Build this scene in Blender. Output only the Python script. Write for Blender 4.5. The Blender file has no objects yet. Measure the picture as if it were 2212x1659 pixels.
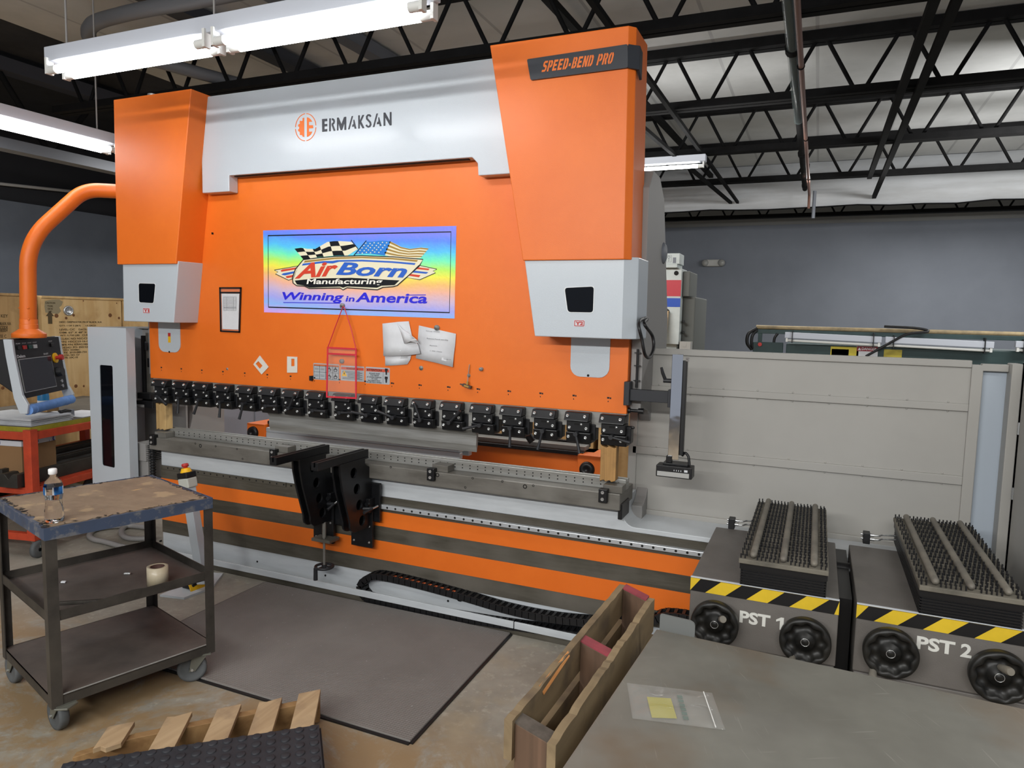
import bpy, bmesh, math, random
from mathutils import Vector, Matrix
random.seed(7)
sc = bpy.context.scene
COL = sc.collection

# ---------------------------------------------------------------- camera
def _rot(a, b, c):
    ca, sa, cb, sb, cc, s_ = math.cos(a), math.sin(a), math.cos(b), math.sin(b), math.cos(c), math.sin(c)
    base = Matrix(((1, 0, 0), (0, 0, -1), (0, 1, 0)))
    rz = Matrix(((ca, -sa, 0), (sa, ca, 0), (0, 0, 1)))
    rx = Matrix(((1, 0, 0), (0, cb, -sb), (0, sb, cb)))
    rr = Matrix(((cc, -s_, 0), (s_, cc, 0), (0, 0, 1)))
    return rr @ rx @ base @ rz
FPX = 1530.0
CM = _rot(-.4051, .0956, .0226)
CAM = Vector((0, 0, 1.6))
cd = bpy.data.cameras.new('camera'); cam = bpy.data.objects.new('camera', cd); COL.objects.link(cam)
cd.sensor_width = 36; cd.lens = FPX / 2212 * 36; cd.clip_start = .05; cd.clip_end = 200
_m = Matrix.Identity(4)
for i in range(3):
    _m[i][0] = CM[0][i]; _m[i][1] = -CM[1][i]; _m[i][2] = -CM[2][i]; _m[i][3] = CAM[i]
cam.matrix_world = _m
sc.camera = cam

# ---------------------------------------------------------------- world, lights, exposure
sc.view_settings.view_transform = 'Standard'
try: sc.view_settings.look = 'None'
except Exception: pass
sc.view_settings.gamma = 1.0
sc.view_settings.use_curve_mapping = False
sc.view_settings.exposure = 0.62
try: sc.cycles.use_denoising = True
except Exception: pass
try:
    sc.cycles.max_bounces = 7; sc.cycles.diffuse_bounces = 3; sc.cycles.glossy_bounces = 3
    sc.cycles.transparent_max_bounces = 10; sc.cycles.caustics_reflective = False; sc.cycles.caustics_refractive = False
    sc.cycles.sample_clamp_indirect = 4
except Exception: pass
wd = bpy.data.worlds.new('world'); sc.world = wd; wd.use_nodes = True
wd.node_tree.nodes['Background'].inputs[0].default_value = (.80, .86, 1, 1)
wd.node_tree.nodes['Background'].inputs[1].default_value = .26
TUBE_POWER = 12.0
def row_light(x, y, z, w, power, along='x', tilt=0, turn=0, col=(1, .995, .97)):
    """unseen strip shaped area light radiating towards the tilt"""
    l = bpy.data.lights.new('unseen_lamp', 'AREA'); l.shape = 'RECTANGLE'
    l.size = w; l.size_y = .14; l.energy = power; l.color = col
    o = bpy.data.objects.new('unseen_lamp', l); COL.objects.link(o); o.location = (x, y, z)
    o.rotation_euler = (math.radians(tilt), 0, math.pi / 2 if along == 'y' else math.radians(turn))
    return o
# unseen lights: the shop's other strips, plus lamps added to brighten dark areas
row_light(-1.6, -.4, 3.1, 2.4, 22)
row_light(-2.6, -2.4, 2.9, 2.4, 66, tilt=58)
row_light(.1, -2.3, 2.9, 2.4, 74, tilt=58)
row_light(2.0, 1.0, 3.1, 2.4, 26)
row_light(-6.6, 2.6, 2.9, 2.4, 60, 'y', tilt=35)  # added to brighten the left wall and its crates
row_light(-6.4, 6.5, 3.2, 2.4, 30, 'y')
row_light(-2.6, 4.5, 3.0, 2.4, 60, tilt=40)  # added behind the press to light the crates seen through the opening
row_light(3.0, 6.2, 3.3, 2.4, 50)
row_light(-1.0, 9.0, 3.25, 2.4, 45)
row_light(5.5, 10.5, 3.2, 2.4, 50)
row_light(1.8, 12.3, 3.2, 2.4, 40)
row_light(2.6, 7.4, 3.0, 2.4, 60, tilt=98, turn=15)
row_light(-1.5, 6.9, 3.0, 2.4, 9, tilt=180)  # upward fill added to brighten the ceiling near the small strip light
row_light(1.4, 9.4, 2.9, 2.4, 6, tilt=180)  # added upward fill for the far ceiling panels
row_light(2.4, 2.6, 2.6, 2.4, 6, tilt=180)  # added upward fill for the ceiling on the near right
# ---------------------------------------------------------------- pixels of the photo to points on real planes
def ray(px, py):
    v = Vector(((px - 1106) / FPX, (py - 829.5) / FPX, 1))
    return CM.transposed() @ v
def ay(px, py, Y):
    d = ray(px, py); return CAM + d * ((Y - CAM.y) / d.y)
def ax(px, py, X):
    d = ray(px, py); return CAM + d * ((X - CAM.x) / d.x)
def az(px, py, Z):
    d = ray(px, py); return CAM + d * ((Z - CAM.z) / d.z)

# ---------------------------------------------------------------- materials
def lin(h):
    h = h.lstrip('#'); o = []
    for i in (0, 2, 4):
        v = int(h[i:i + 2], 16) / 255
        o.append(v / 12.92 if v <= .04045 else ((v + .055) / 1.055) ** 2.4)
    return (*o, 1)
def mat(name, col, rough=.5, metal=0, col2=None, scale=4, stretch=(1, 1, 1), lo=.35, hi=.65, bump=0, bscale=200, spec=.5,
        emit=0, detail=4, trans=0, ior=1.45, alpha=1, coat=0, col3=None, scale3=1.2, lo3=.5, hi3=.7):
    m = bpy.data.materials.new(name); m.use_nodes = True
    nt = m.node_tree; N = nt.nodes; L = nt.links
    b = N['Principled BSDF']
    b.inputs['Base Color'].default_value = lin(col)
    b.inputs['Roughness'].default_value = rough; b.inputs['Metallic'].default_value = metal
    b.inputs['Specular IOR Level'].default_value = spec
    b.inputs['IOR'].default_value = ior
    if coat: b.inputs['Coat Weight'].default_value = coat; b.inputs['Coat Roughness'].default_value = .12
    if trans: b.inputs['Transmission Weight'].default_value = trans
    if alpha < 1: b.inputs['Alpha'].default_value = alpha
    if emit:
        b.inputs['Emission Color'].default_value = lin(col); b.inputs['Emission Strength'].default_value = emit
    tc = N.new('ShaderNodeTexCoord'); mp = N.new('ShaderNodeMapping'); mp.inputs['Scale'].default_value = stretch
    L.new(tc.outputs['Object'], mp.inputs['Vector'])
    last = None
    if col2:
        n = N.new('ShaderNodeTexNoise'); n.inputs['Scale'].default_value = scale; n.inputs['Detail'].default_value = detail
        n.inputs['Roughness'].default_value = .65
        L.new(mp.outputs[0], n.inputs['Vector'])
        r = N.new('ShaderNodeMapRange'); r.inputs['From Min'].default_value = lo; r.inputs['From Max'].default_value = hi
        L.new(n.outputs['Fac'], r.inputs['Value'])
        mx = N.new('ShaderNodeMix'); mx.data_type = 'RGBA'
        mx.inputs[6].default_value = lin(col); mx.inputs[7].default_value = lin(col2)
        L.new(r.outputs[0], mx.inputs[0]); last = mx.outputs[2]
        if col3:
            n3 = N.new('ShaderNodeTexNoise'); n3.inputs['Scale'].default_value = scale3; n3.inputs['Detail'].default_value = 5
            L.new(tc.outputs['Object'], n3.inputs['Vector'])
            r3 = N.new('ShaderNodeMapRange'); r3.inputs['From Min'].default_value = lo3; r3.inputs['From Max'].default_value = hi3
            L.new(n3.outputs['Fac'], r3.inputs['Value'])
            m3 = N.new('ShaderNodeMix'); m3.data_type = 'RGBA'; m3.inputs[7].default_value = lin(col3)
            L.new(last, m3.inputs[6]); L.new(r3.outputs[0], m3.inputs[0]); last = m3.outputs[2]
        L.new(last, b.inputs['Base Color'])
    if bump:
        n2 = N.new('ShaderNodeTexNoise'); n2.inputs['Scale'].default_value = bscale; n2.inputs['Detail'].default_value = 2
        L.new(mp.outputs[0], n2.inputs['Vector'])
        bp = N.new('ShaderNodeBump'); bp.inputs['Strength'].default_value = bump; bp.inputs['Distance'].default_value = .002
        L.new(n2.outputs['Fac'], bp.inputs['Height']); L.new(bp.outputs[0], b.inputs['Normal'])
    return m
def wood(name, c1, c2, axis='x', ring=9, dist=2.5, dirt=None, rough=.7):
    """grain bands stretched along one axis"""
    m = mat(name, c1, rough=rough)
    nt = m.node_tree; N = nt.nodes; L = nt.links; b = N['Principled BSDF']
    tc = N.new('ShaderNodeTexCoord'); mp = N.new('ShaderNodeMapping')
    s = {'x': (.06, 1, 1), 'y': (1, .06, 1), 'z': (1, 1, .06)}[axis]; mp.inputs['Scale'].default_value = s
    L.new(tc.outputs['Object'], mp.inputs['Vector'])
    n = N.new('ShaderNodeTexNoise'); n.inputs['Scale'].default_value = ring; n.inputs['Detail'].default_value = 6
    n.inputs['Distortion'].default_value = dist
    L.new(mp.outputs[0], n.inputs['Vector'])
    r = N.new('ShaderNodeMapRange'); r.inputs['From Min'].default_value = .36; r.inputs['From Max'].default_value = .66
    L.new(n.outputs['Fac'], r.inputs['Value'])
    mx = N.new('ShaderNodeMix'); mx.data_type = 'RGBA'; mx.inputs[6].default_value = lin(c1); mx.inputs[7].default_value = lin(c2)
    L.new(r.outputs[0], mx.inputs[0]); last = mx.outputs[2]
    if dirt:
        n2 = N.new('ShaderNodeTexNoise'); n2.inputs['Scale'].default_value = 7; n2.inputs['Detail'].default_value = 5
        L.new(tc.outputs['Object'], n2.inputs['Vector'])
        r2 = N.new('ShaderNodeMapRange'); r2.inputs['From Min'].default_value = .5; r2.inputs['From Max'].default_value = .72
        L.new(n2.outputs['Fac'], r2.inputs['Value'])
        m2 = N.new('ShaderNodeMix'); m2.data_type = 'RGBA'; m2.inputs[7].default_value = lin(dirt)
        L.new(last, m2.inputs[6]); L.new(r2.outputs[0], m2.inputs[0]); last = m2.outputs[2]
    L.new(last, b.inputs['Base Color'])
    bp = N.new('ShaderNodeBump'); bp.inputs['Strength'].default_value = .25; bp.inputs['Distance'].default_value = .003
    L.new(n.outputs['Fac'], bp.inputs['Height']); L.new(bp.outputs[0], b.inputs['Normal'])
    return m

# ---------------------------------------------------------------- mesh building
def V(*a): return Vector(a)
class MB:
    """collects shapes in world coordinates, links them as ONE mesh object"""
    def __init__(s): s.v = []; s.f = []; s.m = []; s.sm = []
    def add(s, vs, fs, mi=0, smooth=False):
        o = len(s.v); s.v += [Vector(v) for v in vs]
        for f in fs: s.f.append([i + o for i in f]); s.m.append(mi); s.sm.append(smooth)
        return s
    def box(s, x0, x1, y0, y1, z0, z1, mi=0):
        vs = [V(x, y, z) for z in (z0, z1) for y in (y0, y1) for x in (x0, x1)]
        return s.add(vs, [(0, 2, 3, 1), (4, 5, 7, 6), (0, 1, 5, 4), (2, 6, 7, 3), (0, 4, 6, 2), (1, 3, 7, 5)], mi)
    def obox(s, c, ux, uy, uz, mi=0):
        """box at centre c with half-axis vectors"""
        c = Vector(c); ux = Vector(ux); uy = Vector(uy); uz = Vector(uz)
        vs = [c + ux * i + uy * j + uz * k for k in (-1, 1) for j in (-1, 1) for i in (-1, 1)]
        return s.add(vs, [(0, 2, 3, 1), (4, 5, 7, 6), (0, 1, 5, 4), (2, 6, 7, 3), (0, 4, 6, 2), (1, 3, 7, 5)], mi)
    def bar(s, p0, p1, w, h, up=(0, 0, 1), mi=0):
        p0 = Vector(p0); p1 = Vector(p1); d = (p1 - p0); t = d.normalized(); up = Vector(up)
        side = t.cross(up).normalized(); u = side.cross(t).normalized()
        return s.obox((p0 + p1) / 2, d / 2, side * (w / 2), u * (h / 2), mi)
    def prism(s, pts, vec, mi=0):
        pts = [Vector(p) for p in pts]; n = len(pts); vec = Vector(vec)
        vs = pts + [p + vec for p in pts]
        fs = [tuple(range(n))[::-1], tuple(range(n, 2 * n))] + [(i, (i + 1) % n, n + (i + 1) % n, n + i) for i in range(n)]
        return s.add(vs, fs, mi)
    def loft(s, a, b, mi=0, caps=True):
        n = len(a); vs = list(a) + list(b)
        fs = [(i, (i + 1) % n, n + (i + 1) % n, n + i) for i in range(n)]
        if caps: fs += [tuple(range(n))[::-1], tuple(range(n, 2 * n))]
        return s.add(vs, fs, mi)
    def cyl(s, p0, p1, r0, r1=None, n=20, mi=0, caps=True):
        r1 = r0 if r1 is None else r1
        p0 = Vector(p0); p1 = Vector(p1); t = (p1 - p0).normalized()
        a = t.orthogonal().normalized(); b = t.cross(a)
        R = [a * math.cos(2 * math.pi * i / n) + b * math.sin(2 * math.pi * i / n) for i in range(n)]
        vs = [p0 + q * r0 for q in R] + [p1 + q * r1 for q in R]
        s.add(vs, [(i, (i + 1) % n, n + (i + 1) % n, n + i) for i in range(n)], mi, True)
        if caps: s.add(vs, [tuple(range(n))[::-1], tuple(range(n, 2 * n))], mi)
        return s
    def tube(s, path, r, n=12, mi=0, caps=True):
        path = [Vector(p) for p in path]; m = len(path); vs = []; prev = None
        for i, p in enumerate(path):
            t = (path[min(i + 1, m - 1)] - path[max(i - 1, 0)]).normalized()
            if prev is None: a = t.orthogonal().normalized()
            else:
                a = prev - t * prev.dot(t); a.normalize()
            prev = a; b = t.cross(a)
            rr = r[i] if isinstance(r, (list, tuple)) else r
            vs += [p + (a * math.cos(2 * math.pi * k / n) + b * math.sin(2 * math.pi * k / n)) * rr for k in range(n)]
        fs = [(i * n + k, i * n + (k + 1) % n, (i + 1) * n + (k + 1) % n, (i + 1) * n + k) for i in range(m - 1) for k in range(n)]
        s.add(vs, fs, mi, True)
        if caps: s.add(vs, [tuple(range(n))[::-1], tuple(range((m - 1) * n, m * n))], mi)
        return s
    def lathe(s, prof, o, axis=(0, 0, 1), n=32, mi=0, wob=None):
        """profile of (radius, height) round an axis through o"""
        o = Vector(o); t = Vector(axis).normalized(); a = t.orthogonal().normalized(); b = t.cross(a); vs = []
        for k, (r, h) in enumerate(prof):
            for i in range(n):
                q = 2 * math.pi * i / n; rr = r * (wob(q, k) if wob else 1)
                vs.append(o + t * h + (a * math.cos(q) + b * math.sin(q)) * rr)
        m = len(prof)
        return s.add(vs, [(i * n + k, i * n + (k + 1) % n, (i + 1) * n + (k + 1) % n, (i + 1) * n + k) for i in range(m - 1) for k in range(n)], mi, True)
    def torus(s, o, axis, R, r, n=32, k=10, mi=0):
        o = Vector(o); t = Vector(axis).normalized(); a = t.orthogonal().normalized(); b = t.cross(a); vs = []
        for i in range(n):
            q = 2 * math.pi * i / n; d = a * math.cos(q) + b * math.sin(q)
            for j in range(k):
                w = 2 * math.pi * j / k; vs.append(o + d * (R + r * math.cos(w)) + t * (r * math.sin(w)))
        return s.add(vs, [(i * k + j, ((i + 1) % n) * k + j, ((i + 1) % n) * k + (j + 1) % k, i * k + (j + 1) % k) for i in range(n) for j in range(k)], mi, True)
    def sheet(s, g, vec, mi=0):
        """a curved sheet: grid of points, thickened by vec"""
        R = len(g); Cn = len(g[0]); vec = Vector(vec); n = R * Cn
        vs = [Vector(p) for r in g for p in r]; vs = vs + [p + vec for p in vs]
        I = lambda i, j: i * Cn + j
        fs = []
        for i in range(R - 1):
            for j in range(Cn - 1):
                q = (I(i, j), I(i, j + 1), I(i + 1, j + 1), I(i + 1, j)); fs.append(q[::-1]); fs.append(tuple(k + n for k in q))
        rim = [I(0, j) for j in range(Cn)] + [I(i, Cn - 1) for i in range(1, R)] + [I(R - 1, j) for j in range(Cn - 2, -1, -1)] + [I(i, 0) for i in range(R - 2, 0, -1)]
        for a, b in zip(rim, rim[1:] + rim[:1]): fs.append((a, b, b + n, a + n))
        return s.add(vs, fs, mi, True)
    def me(s, vs_faces, mi=0):
        return s.add(vs_faces[0], vs_faces[1], mi)
    def build(s, name, m, parent=None, bevel=0, seg=2, origin=None):
        me = bpy.data.meshes.new(name)
        org = Vector(origin) if origin is not None else (root_of(parent) if parent else V(0, 0, 0))
        me.from_pydata([v - org for v in s.v], [], s.f); me.validate()
        mats = m if isinstance(m, (list, tuple)) else [m]
        for q in mats: me.materials.append(q)
        if len(me.polygons) == len(s.f):
            for p, k, q in zip(me.polygons, s.m, s.sm): p.material_index = k; p.use_smooth = q
        bm = bmesh.new(); bm.from_mesh(me); bmesh.ops.recalc_face_normals(bm, faces=bm.faces); bm.to_mesh(me); bm.free()
        o = bpy.data.objects.new(name, me); COL.objects.link(o)
        if parent: o.parent = parent
        else: o.location = org
        if bevel:
            b = o.modifiers.new('bevel', 'BEVEL'); b.width = bevel; b.segments = seg; b.limit_method = 'ANGLE'; b.angle_limit = math.radians(40)
        return o
def root_of(o):
    while o.parent: o = o.parent
    return o.location.copy()
def thing(name, label, cat, loc=(0, 0, 0), group=None):
    o = bpy.data.objects.new(name, None); COL.objects.link(o); o.location = loc; o.empty_display_size = .1
    o['label'] = label; o['category'] = cat
    if group: o['group'] = group
    return o
def tag(o, label, cat, group=None, kind=None):
    o['label'] = label; o['category'] = cat
    if group: o['group'] = group
    if kind: o['kind'] = kind
    return o
def struct(o): o['kind'] = 'structure'; return o
def dup(o, parent, off):
    """copy of a part with copies of its sub-parts"""
    c = o.copy(); COL.objects.link(c); c.parent = parent; c.location = o.location + Vector(off)
    for k in list(o.children):
        d = k.copy(); COL.objects.link(d); d.parent = c
    return c
def _curve_mesh(cu):
    o = bpy.data.objects.new('tmp', cu); COL.objects.link(o)
    dg = bpy.context.evaluated_depsgraph_get(); dg.update()
    me = bpy.data.meshes.new_from_object(o.evaluated_get(dg))
    vs = [v.co.copy() for v in me.vertices]; fs = [tuple(p.vertices) for p in me.polygons]
    bpy.data.objects.remove(o); bpy.data.curves.remove(cu); bpy.data.meshes.remove(me)
    return vs, fs
def cut(loops, t, O=(0, 0, 0), U=(1, 0, 0), W=(0, 0, 1), N=None):
    """flat plate with holes: loops of (u, w), first outline then holes, thickness t along N"""
    cu = bpy.data.curves.new('tmp', 'CURVE'); cu.dimensions = '2D'; cu.fill_mode = 'BOTH'; cu.extrude = t / 2
    for lp in loops:
        sp = cu.splines.new('POLY'); sp.points.add(len(lp) - 1); sp.use_cyclic_u = True
        for p, q in zip(sp.points, lp): p.co = (q[0], q[1], 0, 1)
    vs, fs = _curve_mesh(cu)
    O = Vector(O); U = Vector(U); W = Vector(W); N = Vector(N) if N else U.cross(W)
    return [O + U * v.x + W * v.y + N * (v.z + t / 2) for v in vs], fs
def rrect(u0, u1, w0, w1, r, n=5):
    o = []
    for cx, cy, a in ((u1 - r, w1 - r, 0), (u0 + r, w1 - r, 90), (u0 + r, w0 + r, 180), (u1 - r, w0 + r, 270)):
        for i in range(n + 1):
            q = math.radians(a + 90 * i / n); o.append((cx + r * math.cos(q), cy + r * math.sin(q)))
    return o
def rpoly(pts, r, n=4):
    """polygon with rounded corners"""
    o = []; m = len(pts)
    for i in range(m):
        a, b, c = Vector(pts[i - 1]), Vector(pts[i]), Vector(pts[(i + 1) % m])
        p = b + (a - b).normalized() * r; q = b + (c - b).normalized() * r
        for k in range(n + 1):
            t = k / n; o.append(tuple(p * (1 - t) ** 2 + b * 2 * t * (1 - t) + q * t * t))
    return o
def circ(cu, cw, r, n=20): return [(cu + r * math.cos(2 * math.pi * i / n), cw + r * math.sin(2 * math.pi * i / n)) for i in range(n)]
def text(s, O, U, W, width, height, bold=0, shear=0, t=.001, N=None):
    """lettering as a mesh: fitted into width x height from its lower left corner O"""
    cu = bpy.data.curves.new('tmp', 'FONT'); cu.body = s; cu.size = 1; cu.offset = bold; cu.shear = shear; cu.extrude = .01; cu.fill_mode = 'BOTH'
    cu.resolution_u = 3
    vs, fs = _curve_mesh(cu)
    x0 = min(v.x for v in vs); x1 = max(v.x for v in vs); y0 = min(v.y for v in vs); y1 = max(v.y for v in vs)
    O = Vector(O); U = Vector(U).normalized(); W = Vector(W).normalized(); N = Vector(N) if N else U.cross(W)
    kx = width / (x1 - x0); ky = height / (y1 - y0) if height else kx
    return [O + U * ((v.x - x0) * kx) + W * ((v.y - y0) * ky) + N * ((v.z + .01) / .02 * t) for v in vs], fs
def arc_path(pts, r=.1, n=8):
    """polyline with rounded bends"""
    P = [Vector(p) for p in pts]; o = [P[0]]
    for i in range(1, len(P) - 1):
        a, b, c = P[i - 1], P[i], P[i + 1]
        k = min(r, (a - b).length * .49, (c - b).length * .49)
        p = b + (a - b).normalized() * k; q = b + (c - b).normalized() * k
        for j in range(n + 1):
            t = j / n; o.append(p * (1 - t) ** 2 + b * 2 * t * (1 - t) + q * t * t)
    return o + [P[-1]]
def spline(pts, n=6):
    """smooth path through points"""
    P = [Vector(p) for p in pts]; P = [P[0] * 2 - P[1]] + P + [P[-1] * 2 - P[-2]]; o = []
    for i in range(1, len(P) - 2):
        for j in range(n):
            t = j / n; a, b, c, d = P[i - 1:i + 3]
            o.append(.5 * ((2 * b) + (c - a) * t + (2 * a - 5 * b + 4 * c - d) * t * t + (3 * b - a - 3 * c + d) * t ** 3))
    return o + [P[-2]]

M = {}
M['orange'] = mat('orange_powder_coat', '#E87424', rough=.40, bump=.22, bscale=420, spec=.5, col2='#E06C1E', scale=2)
M['grey'] = mat('light_grey_powder_coat', '#BCC4CB', rough=.36, bump=.3, bscale=420, spec=.5, coat=.5)
M['grey'].node_tree.nodes['Principled BSDF'].inputs['Coat Roughness'].default_value = .2
M['greyd'] = mat('side_plate_grey', '#8C8A88', rough=.5, bump=.1, bscale=300)
M['darkgrey'] = mat('dark_grey_paint', '#6C7078', rough=.5)  # even dark grey base colour, shared by small parts and the rear ceiling
M['white'] = mat('white_paint', '#C6CBCF', rough=.42, col2='#B9BEC2', scale=3, stretch=(1, 1, 6))
M['black'] = mat('black_oxide_steel', '#0F1012', rough=.36, spec=.5, col2='#16171A', scale=30)
M['blackp'] = mat('black_plastic', '#141416', rough=.42)
M['plate'] = mat('black_nameplate', '#2A2E35', rough=.45)
M['steel'] = mat('machined_steel', '#A2A29F', rough=.33, metal=.35, col2='#85847F', scale=9, stretch=(.2, 1, 3))
M['steeld'] = mat('ground_steel_beam', '#74716B', rough=.42, metal=.2, col2='#5E5B55', scale=5, stretch=(.6, 1, 3), col3='#7E7C76', scale3=3)
M['band'] = mat('oily_bare_steel_band', '#57534A', rough=.45, metal=.1, col2='#464239', scale=4, stretch=(.9, 1, 8), col3='#67625A', scale3=2)
M['rail'] = mat('bright_rail_steel', '#B8BCC0', rough=.28, metal=.3)
M['chrome'] = mat('chrome', '#D9DBDD', rough=.06, metal=1, bump=.5, bscale=9)
M['bolt'] = mat('zinc_bolt', '#C9CBCB', rough=.25, metal=.8)
M['hole'] = mat('dark_hole', '#0C0C0C', rough=.8)
M['glassdark'] = mat('dark_window', '#0A0D12', rough=.08, spec=.35)
M['red'] = mat('red_plastic', '#B5322E', rough=.4)
M['yellow'] = mat('yellow_plastic', '#E8B318', rough=.4)
M['paper'] = mat('white_paper', '#D9DBDE', rough=.8, col2='#CDCFD3', scale=6)
M['ink'] = mat('black_ink', '#1C1C20', rough=.7)
M['inkgrey'] = mat('grey_print', '#77797E', rough=.7)
M['wood'] = wood('pine', '#BE9864', '#A88050', 'x', dirt='#8A6A44')

# ================================================================ THE ROOM
def floor_mat():
    m = mat('concrete_floor', '#9A968C', rough=.5)
    nt = m.node_tree; N = nt.nodes; L = nt.links; b = N['Principled BSDF']
    tc = N.new('ShaderNodeTexCoord')
    def noise(sc_, det=6, rough=.65, dist=0):
        n = N.new('ShaderNodeTexNoise'); n.inputs['Scale'].default_value = sc_; n.inputs['Detail'].default_value = det
        n.inputs['Roughness'].default_value = rough; n.inputs['Distortion'].default_value = dist
        L.new(tc.outputs['Object'], n.inputs['Vector']); return n
    def rng(src, a, z):
        r = N.new('ShaderNodeMapRange'); r.inputs['From Min'].default_value = a; r.inputs['From Max'].default_value = z
        L.new(src, r.inputs['Value']); return r.outputs[0]
    def mix(fac, a, c):
        x = N.new('ShaderNodeMix'); x.data_type = 'RGBA'; L.new(fac, x.inputs[0])
        if isinstance(a, str): x.inputs[6].default_value = lin(a)
        else: L.new(a, x.inputs[6])
        x.inputs[7].default_value = lin(c); return x.outputs[2]
    n1 = noise(3.5); n2 = noise(1.1, 5); n3 = noise(22, 3); n4 = noise(2.3, 8, .75, .6)
    base = mix(rng(n1.outputs['Fac'], .35, .68), '#9C988D', '#807C72')
    base = mix(rng(n3.outputs['Fac'], .55, .75), base, '#A9A59A')
    # worn brown patch near the mat and the pallet
    sx = N.new('ShaderNodeSeparateXYZ'); L.new(tc.outputs['Object'], sx.inputs[0])
    mm = N.new('ShaderNodeMapRange'); mm.inputs['From Min'].default_value = 2.45; mm.inputs['From Max'].default_value = 2.1
    L.new(sx.outputs[1], mm.inputs['Value'])
    mu = N.new('ShaderNodeMath'); mu.operation = 'MULTIPLY'
    L.new(mm.outputs[0], mu.inputs[0]); L.new(rng(n4.outputs['Fac'], .42, .52), mu.inputs[1])
    m2 = N.new('ShaderNodeMath'); m2.operation = 'MULTIPLY'; m2.inputs[1].default_value = .85; L.new(mu.outputs[0], m2.inputs[0])
    base = mix(m2.outputs[0], base, '#8E7450')
    base2 = mix(rng(n2.outputs['Fac'], .55, .7), base, '#A0937B')
    L.new(base2, b.inputs['Base Color'])
    bp = N.new('ShaderNodeBump'); bp.inputs['Strength'].default_value = .3; bp.inputs['Distance'].default_value = .004
    L.new(n4.outputs['Fac'], bp.inputs['Height']); L.new(bp.outputs[0], b.inputs['Normal'])
    return m
def seam_mat(name, c1, c2, seam, width=.785, x0=-.94):
    m = mat(name, c1, rough=.85, col2=c2, scale=1.6, col3=c1, bump=.2, bscale=30)
    nt = m.node_tree; N = nt.nodes; L = nt.links; b = N['Principled BSDF']
    src = b.inputs['Base Color'].links[0].from_socket
    tc = N.new('ShaderNodeTexCoord'); sx = N.new('ShaderNodeSeparateXYZ'); L.new(tc.outputs['Object'], sx.inputs[0])
    def math_(op, a, c):
        k = N.new('ShaderNodeMath'); k.operation = op
        L.new(a, k.inputs[0]) if not isinstance(a, float) else None
        k.inputs[1].default_value = c; return k.outputs[0]
    f = math_('DIVIDE', math_('SUBTRACT', sx.outputs[0], x0), width); f = math_('FRACT', f, 0)
    hit = math_('LESS_THAN', f, .035)
    x = N.new('ShaderNodeMix'); x.data_type = 'RGBA'; x.inputs[7].default_value = lin(seam)
    L.new(src, x.inputs[6]); L.new(hit, x.inputs[0]); L.new(x.outputs[2], b.inputs['Base Color'])
    return m
M['floor'] = floor_mat()
M['ceil'] = seam_mat('white_insulation_panels', '#AEAFAF', '#A0A1A1', '#949595')
M['ceilblack'] = mat('black_roof_deck', '#17181D', rough=.85, col2='#23242A', scale=3)
M['wallgrey'] = mat('slate_grey_wall', '#70757E', rough=.75, col2='#6A6F78', scale=1.2, bump=.25, bscale=25)
M['wallslate'] = mat('dark_slate_wall', '#555A63', rough=.8, col2='#4F545D', scale=2, bump=.2, bscale=30)
M['joist'] = mat('black_joist_paint', '#09090A', rough=.85, col2='#101011', scale=8, spec=.2)
M['fascia'] = mat('white_insulation_sheet', '#C9CCD0', rough=.7, col2='#BABCBE', scale=2, stretch=(.6, 1, 3))

XL, XR, YF, YB_, ZC = -9.0, 9.0, -5.0, 14.0, 3.87
struct(MB().box(XL - .2, XR, YF, YB_ + .2, -.2, 0).build('floor', M['floor']))
struct(MB().box(-6.15, XR, YF, 11.15, ZC + .005, ZC + .2).build('ceiling', M['ceil']))
struct(MB().box(XL - .2, -6.15, YF, YB_ + .2, ZC + .02, ZC + .22).build('ceiling_dark', M['ceilblack']))
struct(MB().box(-6.15, XR, 11.15, YB_ + .2, ZC + .04, ZC + .24).build('ceiling_back', M['darkgrey']))
struct(MB().box(XL, XR, YB_, YB_ + .2, 0, 3.37).build('wall_back', M['wallgrey']))
struct(MB().box(XL, XR, YB_ + .02, YB_ + .2, 3.37, ZC).build('wall_back_upper', mat('bare_wall_top', '#8A8A88', rough=.8)))
struct(MB().box(XL - .2, XL, YF, YB_, 0, 2.84).build('wall_left', M['wallslate']))
struct(MB().box(XL - .2, XL - .02, YF, YB_, 2.84, ZC).build('wall_left_upper', mat('black_wall_band', '#121318', rough=.85)))
# hanging sheet of insulation with a wavy lower edge
g = [[V(XL + 3 + k * .4, 11.15 + .012 * math.sin(k * 1.7), z0 + (.012 * math.sin(k * 1.3) + .008 * math.sin(k * 2.9) if z0 < 3.4 else 0)) for k in range(38)] for z0 in (3.25, 3.5, ZC)]
struct(MB().sheet(g, (0, .02, 0)).build('trim_1', M['fascia']))
g = [[V(XL + 3 + k * .4, 11.145 + .012 * math.sin(k * 1.7), z0 + .012 * math.sin(k * 1.3) + .008 * math.sin(k * 2.9)) for k in range(38)] for z0 in (3.235, 3.25)]
struct(MB().sheet(g, (0, .03, 0)).build('trim_2', M['joist']))

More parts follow.
